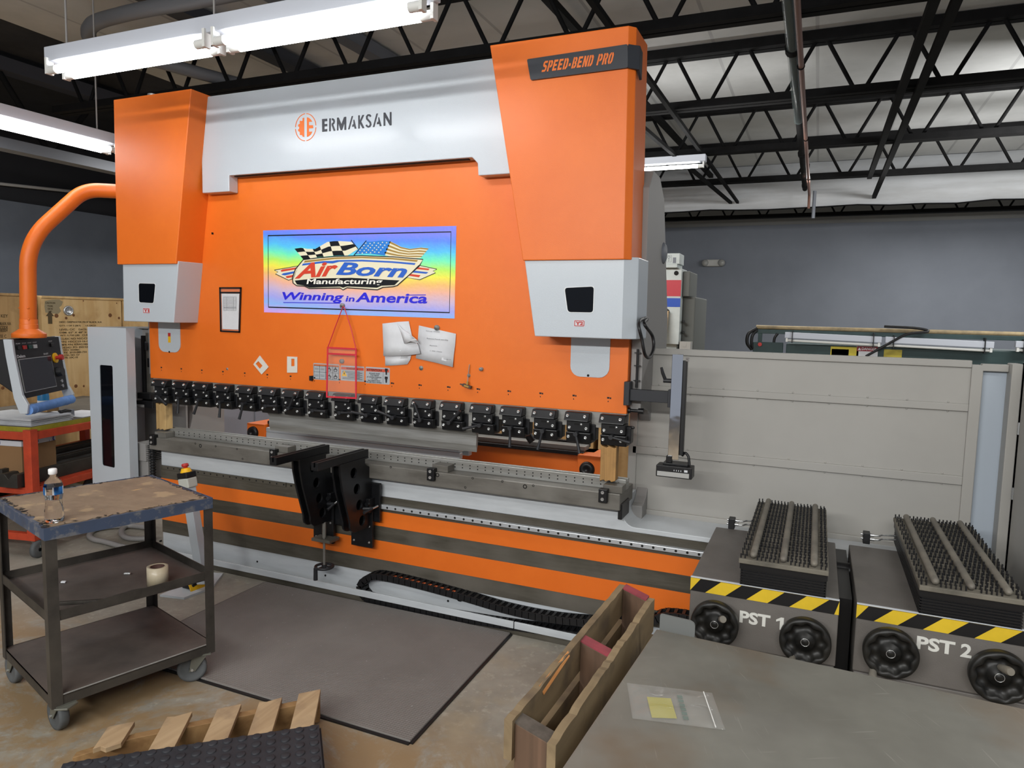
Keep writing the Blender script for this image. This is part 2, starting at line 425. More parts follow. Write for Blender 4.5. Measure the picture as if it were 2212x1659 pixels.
# ---- open web joists of the roof
JB, JT, PIT, J0 = 3.37, 3.87, .583, -.98
def joist(Y, x0, x1, label, rw=.016):
    t = thing('bar_joist', label, 'roof joist', ((x0 + x1) / 2, Y, JB), 'black open web bar joists under the roof')
    MB().box(x0, x1, Y - .075, Y - .008, JT - .075, JT).box(x0, x1, Y + .008, Y + .075, JT - .075, JT).box(x0, x1, Y - .008, Y + .008, JT - .02, JT).build('top_chord', M['joist'], t)
    MB().box(x0, x1, Y - .065, Y - .008, JB, JB + .06).box(x0, x1, Y + .008, Y + .065, JB, JB + .06).box(x0, x1, Y - .008, Y + .008, JB + .01, JB + .02).build('bottom_chord', M['joist'], t)
    k0 = math.ceil((x0 - J0) / PIT); k1 = math.floor((x1 - J0) / PIT)
    first = {}
    for k in range(k0, k1 + 1):
        x = J0 + k * PIT
        for s in (-1, 1):
            if s not in first:
                a = V(x + s * .03, Y, JB + .03); b = V(x + s * (PIT / 2 - .03), Y, JT - .04)
                first[s] = (MB().cyl(a, b, rw, n=8).build('web_bar', M['joist'], t), x)
            else:
                o, xa = first[s]; dup(o, t, (x - xa, 0, 0))
    return t
joist(4.56, -6.6, 3.6, 'black roof joist nearest the camera, right above the grey top cover of the press')
joist(6.27, -6.2, 3.2, 'black roof joist second from the camera, seen beside the tall orange tower')
joist(7.99, -3.4, 3.4, 'black roof joist carrying the small strip light right of the press')
joist(9.70, -3.2, 3.8, 'black roof joist in front of the hanging white insulation sheet')
joist(13.07, -3.4, 4.8, 'black roof joist along the back wall below the white insulation sheet', .014)
# girder along the left aisle, in the dark
t = thing('bar_joist', 'dark roof girder running away over the strip light on the left', 'roof joist', (-7.0, 6, 3.1), 'black open web bar joists under the roof')
MB().box(-7.08, -6.92, 2.5, 13.5, 3.72, 3.84).build('top_chord', mat('dusty_girder', '#34343A', rough=.7), t)
MB().box(-7.08, -6.92, 2.5, 13.5, 3.02, 3.12).build('bottom_chord', M['darkgrey'], t)
o0 = None
for k in range(9):
    y = 4.75 + 1.15 * (k - 2)
    for s in (-1, 1):
        MB().cyl((-7, y + s * .04, 3.1), (-7, y + s * .5, 3.76), .028, n=8).build('web_bar', M['joist'], t)
# bridging and purlins running along the bay
def run(name, label, cat, a, b, w, h, m, group=None):
    o = MB().bar(a, b, w, h).build(name, m, None, origin=(Vector(a) + Vector(b)) / 2); return tag(o, label, cat, group)
M['purlin'] = mat('grey_roof_purlin', '#2A2D35', rough=.6)
run('roof_purlin', 'wide dark roof purlin passing behind the front strip light, left one', 'purlin', (-4.47, 2.6, 3.8), (-4.42, 11, 3.8), .16, .1, M['purlin'])
run('roof_purlin', 'grey roof purlin meeting the joist above the press lettering', 'purlin', (-3.64, 2.6, 3.8), (-3.5, 11, 3.8), .13, .1, mat('grey_purlin_light', '#565A62', rough=.6))
run('joist_bridging', 'thin black brace crossing the joists just right of the orange tower top', 'brace', (-1.26, 3.2, 3.345), (-1.2, 11.1, 3.345), .035, .035, M['joist'])
run('joist_bridging', 'black upper brace running back over the tall orange tower', 'brace', (-1.86, 3.2, 3.745), (-1.6, 11.1, 3.745), .06, .05, M['joist'])
run('joist_bridging', 'black brace slanting over the small strip light', 'brace', (-1.62, 5.2, 3.30), (-1.3, 11.1, 3.345), .04, .035, M['joist'])
run('joist_bridging', 'outer of two black braces crossing the joists at upper right', 'brace', (.575, 3.0, 3.345), (.60, 11.1, 3.345), .05, .045, M['joist'])
run('joist_bridging', 'inner of two black braces crossing the joists at upper right', 'brace', (.475, 3.0, 3.345), (.455, 9.6, 3.345), .05, .05, M['joist'])
# pipes hanging under the joists
t = thing('drop_pipe', 'black pipe in a clear sleeve hung under the roof, beside the copper pipe', 'pipe', (-.24, 6.5, 3.28))
MB().tube([(-.24, 3.2, 3.3), (-.26, 9.75, 3.3), (-.26, 9.95, 3.3)], .030, 14).build('pipe', M['joist'], t)
MB().cyl((-.2405, 3.2, 3.3), (-.254, 6.6, 3.3), .038, n=16).build('sleeve', mat('clear_sleeve', '#9FB3B4', rough=.15, alpha=.25), t)
for y in (4.9, 7.9, 9.7): MB().cyl((-.25, y - .04, 3.3), (-.25, y + .04, 3.3), .044, n=14).build('coupling', M['joist'], t)
t = thing('copper_pipe', 'reddish copper pipe hung along the roof with a drop at its end', 'pipe', (-.2, 6.5, 3.28))
MB().tube(arc_path([(-.195, 3.2, 3.235), (-.205, 10.0, 3.235), (-.205, 10.1, 3.08)], .08), .017, 12).build('pipe', mat('tarnished_copper', '#7A5A50', rough=.45, metal=.3), t)
MB().tube([(-.15, 10.5, 3.36), (-.15, 10.5, 3.0)], .022, 10).build('drop', M['darkgrey'], t)
for y in (5.05, 7.0, 8.9): MB().torus((-.2, y, 3.235), (0, 1, 0), .02, .005, 16, 6).cyl((-.2, y, 3.255), (-.2, y, 3.40), .004, n=6).build('clip', M['joist'], t)
# electrical conduit bending over the front light
o = MB().tube(spline([(-2.9, 3.52, 3.55), (-3.73, 3.515, 3.55), (-4.11, 3.496, 3.55), (-4.41, 3.5, 3.55), (-4.72, 3.534, 3.55), (-4.96, 3.666, 3.55), (-5.09, 3.846, 3.55), (-5.0, 4.05, 3.55), (-4.7, 4.5, 3.5), (-4.2, 5.4, 3.45)], 8), .05, 12).build('conduit_pipe', mat('grey_conduit', '#5B5C5F', rough=.5), None, origin=(-4.2, 3.8, 3.55))
tag(o, 'grey electrical conduit curving round above the front strip light', 'conduit')
a, b = ax(0, 397, -8.95), ax(245, 423, -8.95)
o = MB().tube([a + (a - b), b + (b - a) * 2], .02, 8).build('wall_conduit', M['greyd'], None, origin=a); tag(o, 'thin pale conduit along the black upper wall on the left', 'conduit')

# ---- strip lights
M['tube'] = mat('lit_fluorescent_tube', '#FFFFFF', emit=TUBE_POWER)
M['fixture'] = mat('white_fixture_enamel', '#B9BEC8', rough=.4)
M['fixw'] = mat('lamp_holder_plastic', '#D8D9D6', rough=.5)
def strip(x0, x1, y0, y1, z, label, n=2, tubes=2, wires=(), ew=None):
    """strip light between two points, housing above n lengths of tube pairs"""
    a = V(x0, y0, z); b = V(x1, y1, z); d = (b - a).normalized(); s = d.cross(V(0, 0, 1)); Lh = (b - a).length
    t = thing('strip_light', label, 'ceiling light', (a + b) / 2 + V(0, 0, .1))
    MB().bar(a + V(0, 0, .075), b + V(0, 0, .075), .10, .07).build('housing', M['fixture'], t, .004)
    for i in range(n):
        p = a + d * (Lh * i / n + .05); q = a + d * (Lh * (i + 1) / n - .05)
        for k in range(tubes):
            o = s * ((k - (tubes - 1) / 2) * .085)
            MB().cyl(p + o, q + o, .019, n=14).build('tube', M['tube'], t)
            for e, sg in ((p, -1), (q, 1)):
                h = MB().bar(e + o + d * sg * .018 + V(0, 0, .018), e + o + d * sg * .032 + V(0, 0, .018), .036, .075)
                h.cyl(e + o + d * sg * .03, e + o - d * sg * .03, .0195, n=14); h.build('lamp_holder', M['fixw'], t)
    for (fx, top) in wires:
        p = a + d * (Lh * fx) + V(0, 0, .11); MB().cyl(p, V(p.x, p.y, top), .005, n=6).build('hanger_wire', M['greyd'], t)
    return t
A, B = ay(118, 158, 2.4), ay(938, 22, 2.4)
ZL = (A.z + B.z) / 2
strip(A.x, B.x, 2.4, 2.4, ZL, 'long lit strip light hanging in front of the press over the lettering', 2, 2, ((.045, 3.85), (.49, 3.85)))
strip(-4.5, -4.5, 2.15, 3.5, 2.66, 'lit strip light on the left running away behind the small orange tower', 1, 2, ((.3, 3.85), (.9, 3.85)))
strip(-3.5, -1.17, 7.7, 7.7, 3.2, 'small lit strip light seen just right of the tall orange tower', 2, 1, ((.55, 3.36), (.85, 3.36)))
a, b = ax(183, 435, -8.2), ax(250, 433, -8.2)
o = MB().obox((-8.2, 8.0, 2.9), (.3, 0, 0), (0, 1.2, 0), (0, 0, .05)).cyl((-8.2, 7.3, 2.9), (-8.2, 7.3, 3.885), .008, n=6).cyl((-8.2, 8.7, 2.9), (-8.2, 8.7, 3.885), .008, n=6).build('unlit_fixture', M['greyd'], None, .02, origin=(-8.2, 8, 2.9)); tag(o, 'unlit grey light fixture under the dark roof behind the orange arm', 'ceiling light')
# emergency light on the back wall
t = thing('emergency_light', 'small white twin head emergency light on the grey back wall', 'emergency light', (-1.89, 13.95, 2.62))
MB().box(-2.07, -1.71, 13.9, 14, 2.62, 2.75).build('housing', mat('aged_white_plastic', '#A9A8A4', rough=.5), t, .02)
for x in (-2.04, -1.74): MB().lathe([(0, -.05), (.045, -.045), (.062, -.02), (.066, .02), (.06, .05)], (x, 13.9, 2.685), (0, 1, 0), 24).build('lamp_head', mat('clear_lens', '#8F8F8C', rough=.25), t)

# ================================================================ THE PRESS BRAKE
YR, YC, YT, YP, YB, YL = 3.25, 3.18, 3.06, 3.24, 3.17, 3.175     # ram, top cover, towers, base plate, table beam, toe
pb = thing('press_brake', 'large orange and light grey press brake filling the middle of the shop', 'press brake', (-2.35, 3.6, 0))
XA, XB = ay(325, 815, YR).x, ay(1353, 895, YR).x                # ram ends
ZR = ay(1353, 895, YR).z                                        # ram lower edge
# side frames: C-shaped plates with a rounded throat
def cframe(x0, x1, name, yb=3.84):
    pts = [(YR + .03, ZR + .02), (YR + .03, 2.2), (3.36, 2.29), (3.50, 2.285), (3.62, 2.2), (yb, 1.6), (yb, 0), (3.40, 0), (3.40, .66)]
    for k in range(13):
        q = math.pi * (-.5 + k / 12); pts.append((3.40 + .16 * math.cos(q), .92 + .24 * math.sin(q)))
    pts.append((3.36, ZR + .02))
    MB().prism([V(x0, y, z) for y, z in pts], (x1 - x0, 0, 0)).build(name, M['greyd'], pb, .004)
cframe(-.80, -.745, 'side_frame')
cframe(-3.97, -3.90, 'side_frame', 3.84)
MB().lathe([(0, -.03), (.05, -.03), (.055, 0), (.04, .01), (0, .012)], ax(1438, 548, -.74) + V(-.003, -.03, 0), (1, 0, 0), 24).build('frame_plug', M['darkgrey'], pb)
# ram
o = MB().box(XA, XB, YR, YR + .06, ZR, 2.75).build('ram', M['orange'], pb, .003)
ram = o
# numbered index marks along the lower edge of the ram
mk = MB(); cl_left = []
for i in range(18):
    x = XA + .10 + (XB - XA - .19) * i / 17
    mk.box(x - .006, x + .006, YR - .0008, YR, ZR + .068, ZR + .076).box(x - .002, x + .002, YR - .0008, YR, ZR + .052, ZR + .058)
    if i > 9: mk.box(x + .008, x + .014, YR - .0008, YR, ZR + .067, ZR + .075)
mk.build('index_marks', M['ink'], ram)
# top cover with the two end lugs
c = lambda px, py: (lambda p: (p.x, p.z))(ay(px, py, YC))
lx0, lx1, rx0, rx1 = c(437, 416)[0], c(495, 410)[0], c(1031, 380)[0], XB - .1
zb, zl, ztp = c(497, 379)[1], c(470, 415)[1], c(451, 208)[1]
pts = [(lx0, zl), (lx1, zl), (lx1, zb)] + [(rx0 - .03, zb), (rx0, zb - .03), (rx0 + .005, zl + .0), (rx1, zl), (rx1, ztp), (lx0, ztp)]
cov = MB().prism([V(x, YC, z) for x, z in pts], (0, YR - YC - .001, 0)).build('top_cover', M['grey'], pb, .004)
MB().box(lx0 + .05, rx1 - .05, YR + .005, YR + .5, 2.55, ztp - .04).build('cover_back', M['greyd'], pb)
MB().box(lx1 + .02, rx0 - .06, YC + .02, YC + .04, zb - .004, zb).build('slot', M['hole'], cov)
# towers with a chamfered outer corner
def tower(tl, tr, bl, br, name, side, yb, m, yf=YT, slope=True):
    """front outline from the photo; one outer corner chamfered"""
    P = [ay(*tl, yf), ay(*tr, yf), ay(*br, yf), ay(*bl, yf)]
    zt, zb = (P[0].z + P[1].z) / 2, (P[2].z + P[3].z) / 2
    xs = [P[0].x, P[1].x, P[2].x, P[3].x]
    def ring(xl, xr, z):
        if side > 0: return [V(xl, yf, z), V(xr, yf, z), V(xr + .028, yf + .03, z), V(xr + .028, yb, z), V(xl, yb, z)]
        return [V(xl, yf, z), V(xr, yf, z), V(xr, yb, z), V(xl - .0, yb, z), V(xl - .0, yf + .03, z)]
    return MB().loft(ring(xs[3], xs[2], zb), ring(xs[0], xs[1], zt)).build(name, m, pb, .004)
xtr = ay(1348, 560, YT).x
tR = tower((1058, 101), (1358, 51), (1129, 563), (1347, 560), 'cylinder_cover', 1, YR + .05, M['orange'])
tL = tower((245, 213), (413, 194), (253, 570), (380, 571), 'cylinder_cover', -1, YR + .05, M['orange'])
# lower grey boxes with window and badge
def box_cover(px, badge, win, side):
    yf = YT + .012
    P = [ay(*q, yf) for q in px]     # tl tr br bl
    zt, zb = (P[0].z + P[1].z) / 2 + .02, (P[2].z + P[3].z) / 2
    def ring(xl, xr, z):
        if side > 0: return [V(xl, yf, z), V(xr, yf, z), V(xr + .055, yf + .045, z), V(xr + .055, YR + .06, z), V(xl, YR + .06, z)]
        return [V(xl, yf, z), V(xr, yf, z), V(xr, YR + .02, z), V(xl, YR + .02, z)]
    b = MB().loft(ring(P[3].x, P[2].x, zb), ring(P[0].x, P[1].x, zt)).build('scale_cover', M['grey'], pb, .004)
    w = [ay(*q, yf) for q in win]; w2 = [(p.x, p.z) for p in w]
    MB().me(cut([rpoly([(p[0], p[1]) for p in w2], .014)], .0012, (0, yf - .0012, 0), N=(0, 1, 0))).build('window', M['glassdark'], b)
    cx = sum(p[0] for p in w2) / 4; cz = sum(p[1] for p in w2) / 4
    big = [(cx + (x - cx) * 1.07, cz + (z - cz) * 1.06) for x, z in w2]
    MB().me(cut([rpoly(big, .016), rpoly(w2, .014)[::-1]], .0016, (0, yf - .0016, 0), N=(0, 1, 0))).build('window_trim', mat('pale_edge', '#D4D8DA', rough=.4), b)
    B = [ay(*q, yf) for q in badge]; x0, x1, z1, z0 = B[0].x, B[1].x, B[0].z, B[1].z
    bb = MB().me(cut([rrect(x0, x1, z0, z1, .005)], .001, (0, yf - .001, 0), N=(0, 1, 0))).build('badge', mat('badge_white', '#CFCBD0', rough=.4), b)
    r = MB().me(cut([rrect(x0 + .002, x1 - .002, z0 + .002, z1 - .002, .004), rrect(x0 + .005, x1 - .005, z0 + .005, z1 - .005, .003)[::-1]], .0006, (0, yf - .0016, 0), N=(0, 1, 0)))
    r.me(text('Y2' if side > 0 else 'Y1', (x0 + .007, yf - .001, z0 + .007), (1, 0, 0), (0, 0, 1), x1 - x0 - .014, z1 - z0 - .014, bold=.05, t=.0006, N=(0, -1, 0)))
    r.build('badge_lettering', M['red'], b)
    return b
bR = box_cover(((1132, 568), (1348, 563), (1343, 731), (1155, 728)), ((1240, 691), (1263, 706)), ((1220, 622), (1283, 619), (1281, 675), (1227, 674)), 1)
bL = box_cover(((265, 571), (386, 573), (375, 699), (267, 692)), ((309, 665), (324, 677)), ((300, 612), (336, 613), (332, 655), (301, 653)), -1)
# access plates under the boxes
def access(px, hole, lab):
    P = [ay(*q, YR) for q in px]; x0, x1 = P[0].x, P[1].x; z1, z0 = P[0].z + .06, P[1].z
    lp = [(x1, z1), (x0, z1)] + [p for p in rrect(x0, x1, z0, z1, .05) if p[1] < (z0 + z1) / 2]
    b = MB().me(cut([lp], .004, (0, YR - .004, 0), N=(0, 1, 0))).build('access_plate', M['grey'], pb)
    hp = ay(*hole, YR); MB().cyl((hp.x, YR - .0055, hp.z), (hp.x, YR - .004, hp.z), .006, n=12).build('screw', M['hole'], b)
    if lab:
        a = ay(364, 719, YR); z = ay(370, 740, YR)
        MB().box(a.x, z.x, YR - .005, YR - .004, z.z, a.z - .022).build('yellow_tag', M['yellow'], b)
        MB().box(a.x, z.x, YR - .005, YR - .004, a.z - .022, a.z).build('red_tag', M['red'], b)
access(((1234, 745), (1316, 817)), (1271, 811), False)
access(((343, 711), (391, 762)), (367, 760), True)
# black name plate wrapped round the tower corner, letters cut through to the orange
yN = YT - .012
n0, n1, n2, n3 = ay(1138, 128, yN), ay(1356, 95, yN), ay(1356, 146, yN), ay(1146, 173, yN)
npz = MB().me(cut([rpoly([(n3.x, n3.z), (n2.x, n2.z), (n1.x, n1.z), (n0.x, n0.z)], .008)], .01, (0, yN, 0), N=(0, 1, 0)))
zA, zB = n2.z, n1.z
npz.loft([V(n2.x - .002, yN, zA), V(n2.x + .042, yN + .036, zA - .002), V(n2.x + .032, yN + .046, zA - .002), V(n2.x - .002, yN + .010, zA)], [V(n2.x - .002, yN, zB), V(n2.x + .042, yN + .036, zB), V(n2.x + .032, yN + .046, zB), V(n2.x - .002, yN + .010, zB)])
npz.loft([V(n2.x + .042, yN + .036, zA - .002), V(n2.x + .042, yN + .085, zA - .03), V(n2.x + .03, yN + .085, zA - .03), V(n2.x + .03, yN + .044, zA - .002)], [V(n2.x + .042, yN + .036, zB), V(n2.x + .042, yN + .085, zB - .012), V(n2.x + .03, yN + .085, zB - .012), V(n2.x + .03, yN + .044, zB)])
npl = npz.build('name_plate', M['plate'], tR, .0015)
# stencil letters drawn in a unit box
ST = {
 'S': [[(.0, .0), (.75, .0), (.98, .2), (.98, .48), (.75, .6), (.36, .68), (.36, .80), (.95, .80), (.95, 1), (.25, 1), (.0, .85), (.0, .6), (.2, .47), (.62, .4), (.62, .2), (.0, .2)]],
 'P': [[(0, 0), (.36, 0), (.36, 1), (0, 1)], [(.46, 1), (.75, 1), (1, .85), (1, .5), (.75, .34), (.46, .34), (.46, .54), (.64, .58), (.64, .78), (.46, .82)]],
 'E': [[(0, 0), (.95, 0), (.95, .2), (.38, .2), (.38, .41), (.85, .41), (.85, .6), (.38, .6), (.38, .8), (.95, .8), (.95, 1), (0, 1)]],
 'D': [[(0, 0), (.36, 0), (.36, 1), (0, 1)], [(.46, 1), (.75, 1), (1, .82), (1, .18), (.75, 0), (.46, 0), (.46, .2), (.64, .28), (.64, .72), (.46, .8)]],
 '-': [[(.1, .25), (.8, .25), (.8, .5), (.1, .5)]],
 'B': [[(0, 0), (.36, 0), (.36, 1), (0, 1)], [(.46, 1), (.72, 1), (.96, .86), (.96, .62), (.84, .52), (1, .4), (1, .15), (.75, 0), (.46, 0), (.46, .2), (.66, .25), (.66, .36), (.46, .42), (.46, .6), (.64, .64), (.64, .76), (.46, .8)]],
 'N': [[(0, 0), (.34, 0), (.34, .55), (.64, 0), (1, 0), (1, 1), (.66, 1), (.66, .45), (.36, 1), (0, 1)]],
 'R': [[(0, 0), (.36, 0), (.36, 1), (0, 1)], [(.46, 1), (.75, 1), (1, .85), (1, .58), (.82, .44), (1, 0), (.64, 0), (.46, .4), (.46, .56), (.64, .6), (.64, .78), (.46, .82)]],
 'O': [[(.45, 0), (.25, 0), (0, .2), (0, .8), (.25, 1), (.45, 1), (.45, .8), (.36, .74), (.36, .26), (.45, .2)], [(.55, 0), (.75, 0), (1, .2), (1, .8), (.75, 1), (.55, 1), (.55, .8), (.64, .74), (.64, .26), (.55, .2)]]}
def stencil(mb, s, x0, x1, z0, z1, y, sh=.25, gap=.22):
    wid = [(.55 if ch == ' ' else .6 if ch == '-' else 1) for ch in s]; tot = sum(wid) + gap * (len(s) - 1); h = z1 - z0
    u = (x1 - x0 - sh * h) / tot; x = x0
    for ch, w in zip(s, wid):
        if ch != ' ':
            for pg in ST[ch]: mb.me(cut([[(x + p[0] * u * w + p[1] * sh * h, z0 + p[1] * h) for p in pg]], .0012, (0, y, 0), N=(0, 1, 0)))
        x += u * (w + gap)
    return mb
s0, s1 = ay(1170, 156, yN), ay(1328, 111, yN)
zc = (s0.z + ay(1170, 130, yN).z) / 2
stencil(MB(), 'SPEED-BEND PRO', s0.x, s1.x, s0.z, ay(1170, 133, yN).z, yN - .0014).build('lettering', M['orange'], npl)
# round emblem and lettering on the top cover, traced as flat cut shapes
def tr6(pts): return [(lambda p: (p.x, p.z))(ay(620 + x / 8.508, 220 + y / 8.508, YC)) for x, y in pts]
def flat(mb, loops, y, t=.0012): return mb.me(cut(loops, t, (0, y, 0), N=(0, 1, 0)))
em = MB()
E1 = [(318, 290), (285, 305), (288, 345), (264, 356), (252, 345), (238, 352), (234, 380), (240, 402), (216, 412), (206, 430), (208, 455), (227, 462), (224, 498), (205, 505), (208, 540), (229, 548), (242, 580), (233, 598), (250, 614), (275, 608), (290, 640), (318, 648)]
E2 = [(368, 284), (400, 292), (440, 325), (465, 364), (405, 370), (405, 430), (480, 430), (483, 485), (405, 490), (405, 548), (466, 548), (440, 600), (400, 635), (368, 645)]
for e in (E1, E2): flat(em, [tr6(e)], YC - .0014)
for a0, a1 in ((4, 86), (94, 176), (184, 266), (274, 356)):
    oo = []; ii = []
    for k in range(15):
        q = math.radians(a0 + (a1 - a0) * k / 14); oo.append((345 + 194 * math.cos(q), 467 + 256 * math.sin(q) - 16 * math.cos(q))); ii.append((345 + 181 * math.cos(q), 467 + 242 * math.sin(q) - 15 * math.cos(q)))
    flat(em, [tr6(oo + ii[::-1])], YC - .0014)
em.build('emblem', M['orange'], cov)
LT = [[(645, 318), (740, 310), (740, 355), (690, 360), (690, 410), (740, 406), (740, 448), (690, 452), (690, 505), (740, 498), (740, 545), (648, 553)],
 [(778, 305), (808, 302), (806, 540), (776, 543)],
 [(825, 302), (850, 303), (876, 325), (882, 365), (872, 400), (852, 420), (892, 530), (858, 535), (822, 430), (822, 398), (845, 385), (852, 360), (842, 340), (824, 340)],
 [(920, 292), (952, 289), (1002, 410), (1050, 280), (1090, 274), (1090, 515), (1056, 518), (1056, 390), (1015, 520), (985, 522), (948, 400), (946, 526), (920, 528)],
 [(1190, 264), (1215, 260), (1152, 505), (1122, 508)],
 [(1222, 332), (1238, 328), (1278, 492), (1246, 496), (1235, 455), (1195, 460), (1206, 416), (1222, 412)],
 [(1310, 250), (1340, 247), (1340, 345), (1385, 243), (1422, 240), (1366, 362), (1425, 482), (1388, 487), (1340, 400), (1340, 490), (1310, 494)],
 [(1645, 217), (1672, 213), (1608, 462), (1578, 465)],
 [(1680, 287), (1695, 283), (1740, 445), (1706, 450), (1695, 408), (1650, 413), (1661, 370), (1680, 366)],
 [(1775, 200), (1808, 197), (1890, 345), (1890, 190), (1922, 187), (1924, 432), (1890, 435), (1808, 290), (1808, 440), (1776, 444)]]
lt = MB()
for l in LT: flat(lt, [tr6(l)], YC - .0014)
cl = [(1540, 272), (1520, 245), (1492, 244), (1468, 270), (1470, 312), (1500, 345), (1530, 378), (1538, 420), (1520, 452), (1494, 460), (1470, 446), (1458, 424)]
oo = []; ii = []
for i, p in enumerate(cl):
    a = Vector(cl[max(i - 1, 0)]); b = Vector(cl[min(i + 1, len(cl) - 1)]); d = (b - a).normalized(); n_ = Vector((-d.y, d.x)) * 17
    oo.append((p[0] + n_.x, p[1] + n_.y)); ii.append((p[0] - n_.x, p[1] - n_.y))
flat(lt, [tr6(oo + ii[::-1])], YC - .0014)
lt.build('cover_lettering', mat('dark_lettering', '#2B2E36', rough=.4), cov)

# ---- table: front plate with painted stripes, bare bands, rail and beam
XE = .66                                     # the base runs on behind the follower units
def zrow(px, py): return ay(px, py, YP).z
z_wt, z_b1, z_o1, z_o1b, z_o2, z_o2b = .70, zrow(500, 1026), zrow(500, 1054.7) + .006, zrow(500, 1083.5), zrow(500, 1112), zrow(500, 1148.4)
xa = XA + .09
fil = [(-.80 + .06 - .06 * math.cos(q), .618 + .06 - .06 * math.sin(q)) for q in [k * math.pi / 12 for k in range(7)]]
base = MB().prism([V(x, YP, z) for x, z in [(xa, z_b1), (XE, z_b1), (XE, .618)] + fil[::-1] + [(-.80, z_wt + .04), (xa, z_wt + .04)]], (0, .26, 0)).build('bed_plate', M['white'], pb, .003)
MB().box(xa, XE, YP - .004, YP + .08, z_o1 - .006, z_b1).build('steel_band', M['band'], pb)
MB().box(xa, XE, YP - .006, YP + .08, z_o1b, z_o1 - .006).build('orange_stripe', M['orange'], pb)
MB().box(xa, XE, YP - .004, YP + .08, z_o2, z_o1b).build('steel_band', M['band'], pb)
MB().box(xa, XE, YP - .006, YP + .08, z_o2b, z_o2).build('orange_stripe', M['orange'], pb)
zb3 = zrow(500, 1176.7)
MB().box(xa, XE, YP - .004, YP + .08, zb3, z_o2b).build('steel_band', M['band'], pb)
skirt = MB().box(xa, XE, YP, YP + .08, .0, zb3).build('bed_skirt', M['white'], pb)
MB().box(xa, XE, YL, YP + .02, 0, .036).build('toe_tray', M['band'], pb)
MB().box(xa, -1.32, YL - .012, YL - .002, .036, .072).box(-1.315, XE, YL - .012, YL - .002, .036, .072).build('toe_lip', M['white'], pb, .002)
hb = MB()
for q in ((346, 1169), (424, 1186), (556, 1213), (703, 1243), (968, 1298)):
    p = ay(*q, YP); hb.cyl((p.x, YP - .002, p.z), (p.x, YP + .01, p.z), .006, n=12)
hb.build('skirt_hole_pattern', M['hole'], skirt)
for q in ((1008 - 14, 1292), (1022, 1296)):
    p = ay(*q, YP); MB().lathe([(0, -.012), (.014, -.012), (.018, -.004), (.018, 0)], (p.x, YP, p.z), (0, 1, 0), 20).build('black_knob', M['blackp'], skirt)
# linear rail on the top band
ra, rb = ay(900, 1107, YP - .02), ay(1510, 1194, YP - .02)
zr = (ra.z + rb.z) / 2
rl = MB().box(xa + .02, ay(620, 1067, YP).x, YP - .012, YP - .004, zr + .028, zr + .052).build('guide_strip', M['band'], pb)
rl2 = MB().box(-2.45, XE - .1, YP - .03, YP - .004, zr - .012, zr + .012).build('linear_rail', M['rail'], pb, .003)
hb = MB(); hb2 = MB()
for k in range(80):
    x = xa + .07 + k * .052
    if x < -2.75: hb.cyl((x, YP - .0128, zr + .04), (x, YP - .01, zr + .04), .005, n=10)
    if -2.4 < x < XE - .15: hb2.cyl((x, YP - .0308, zr), (x, YP - .028, zr), .006, n=12)
hb.build('strip_hole_pattern', M['hole'], rl); hb2.build('rail_hole_pattern', M['hole'], rl2)
# table beam, die rail, die clamps
xbL, xbR = ay(322, 955, YB).x, ay(1339, 1085, YB).x
zbB, zbT = .707, .786
beam = MB().box(xbL, xbR, YB, 3.42, zbB, zbT).build('table_beam', M['steeld'], pb, .004)
hb = MB()
for q in ((422, 958), (433, 963, 2), (466, 964), (512, 970), (524, 991), (844, 1009), (945, 1026, 2), (1021, 1033), (1085, 1040), (1134, 1051, 2), (1152, 1049), (1005, 1053)):
    p = ay(q[0], q[1], YB); r = .011 if len(q) > 2 else .006
    if zbB < p.z < zbT: hb.lathe([(0, .001), (r * .6, .001), (r * .6, -.0008), (r, -.0008), (r, 0)], (p.x, YB, p.z), (0, 1, 0), 16)
hb.build('beam_hole_pattern', M['hole'], beam)
YD = 3.255
dzT = ay(1351, 1038, YD).z + .002
die = MB().box(xbL + .02, xbR + .005, YD, YD + .016, zbT, dzT).box(xbL + .02, xbR + .005, YD + .016, YD + .044, zbT, dzT - .012).box(xbL + .02, xbR + .005, YD + .044, YD + .06, zbT, dzT).build('die_rail', M['steel'], pb, .002)
hb = MB(); k = 0; x = xbL + .12
while x < xbR - .02:
    for dz in (.018, .034): hb.cyl((x, YD - .0008, zbT + dz), (x, YD + .002, zbT + dz), .0035, n=8)
    x += .044
hb.build('die_hole_pattern', M['hole'], die)
for q in ((330, 927), (590, 968), (930, 1003), (1300, 1050)):
    x = ay(q[0], q[1] + 8, YB).x + .02
    d = MB().box(x - .018, x + .075, YB + .012, YD, zbT, zbT + .035).build('die_clamp', M['steeld'], pb, .002)
    b = MB().box(x - .03, x + .012, YB - .022, YB + .014, zbT - .045, zbT + .02).build('clamp_block', M['black'], d, .003)
    for dz in (-.028, .004): MB().lathe([(0, -.001), (.004, -.001), (.005, -.003), (.008, -.003), (.008, 0)], (x - .01, YB - .022, zbT + dz), (0, 1, 0), 14).build('socket_screw', M['greyd'], b)
MB().box(XB - .008, XB + .012, YB + .02, YB + .16, .66, .735).build('end_stop', M['black'], pb, .003)
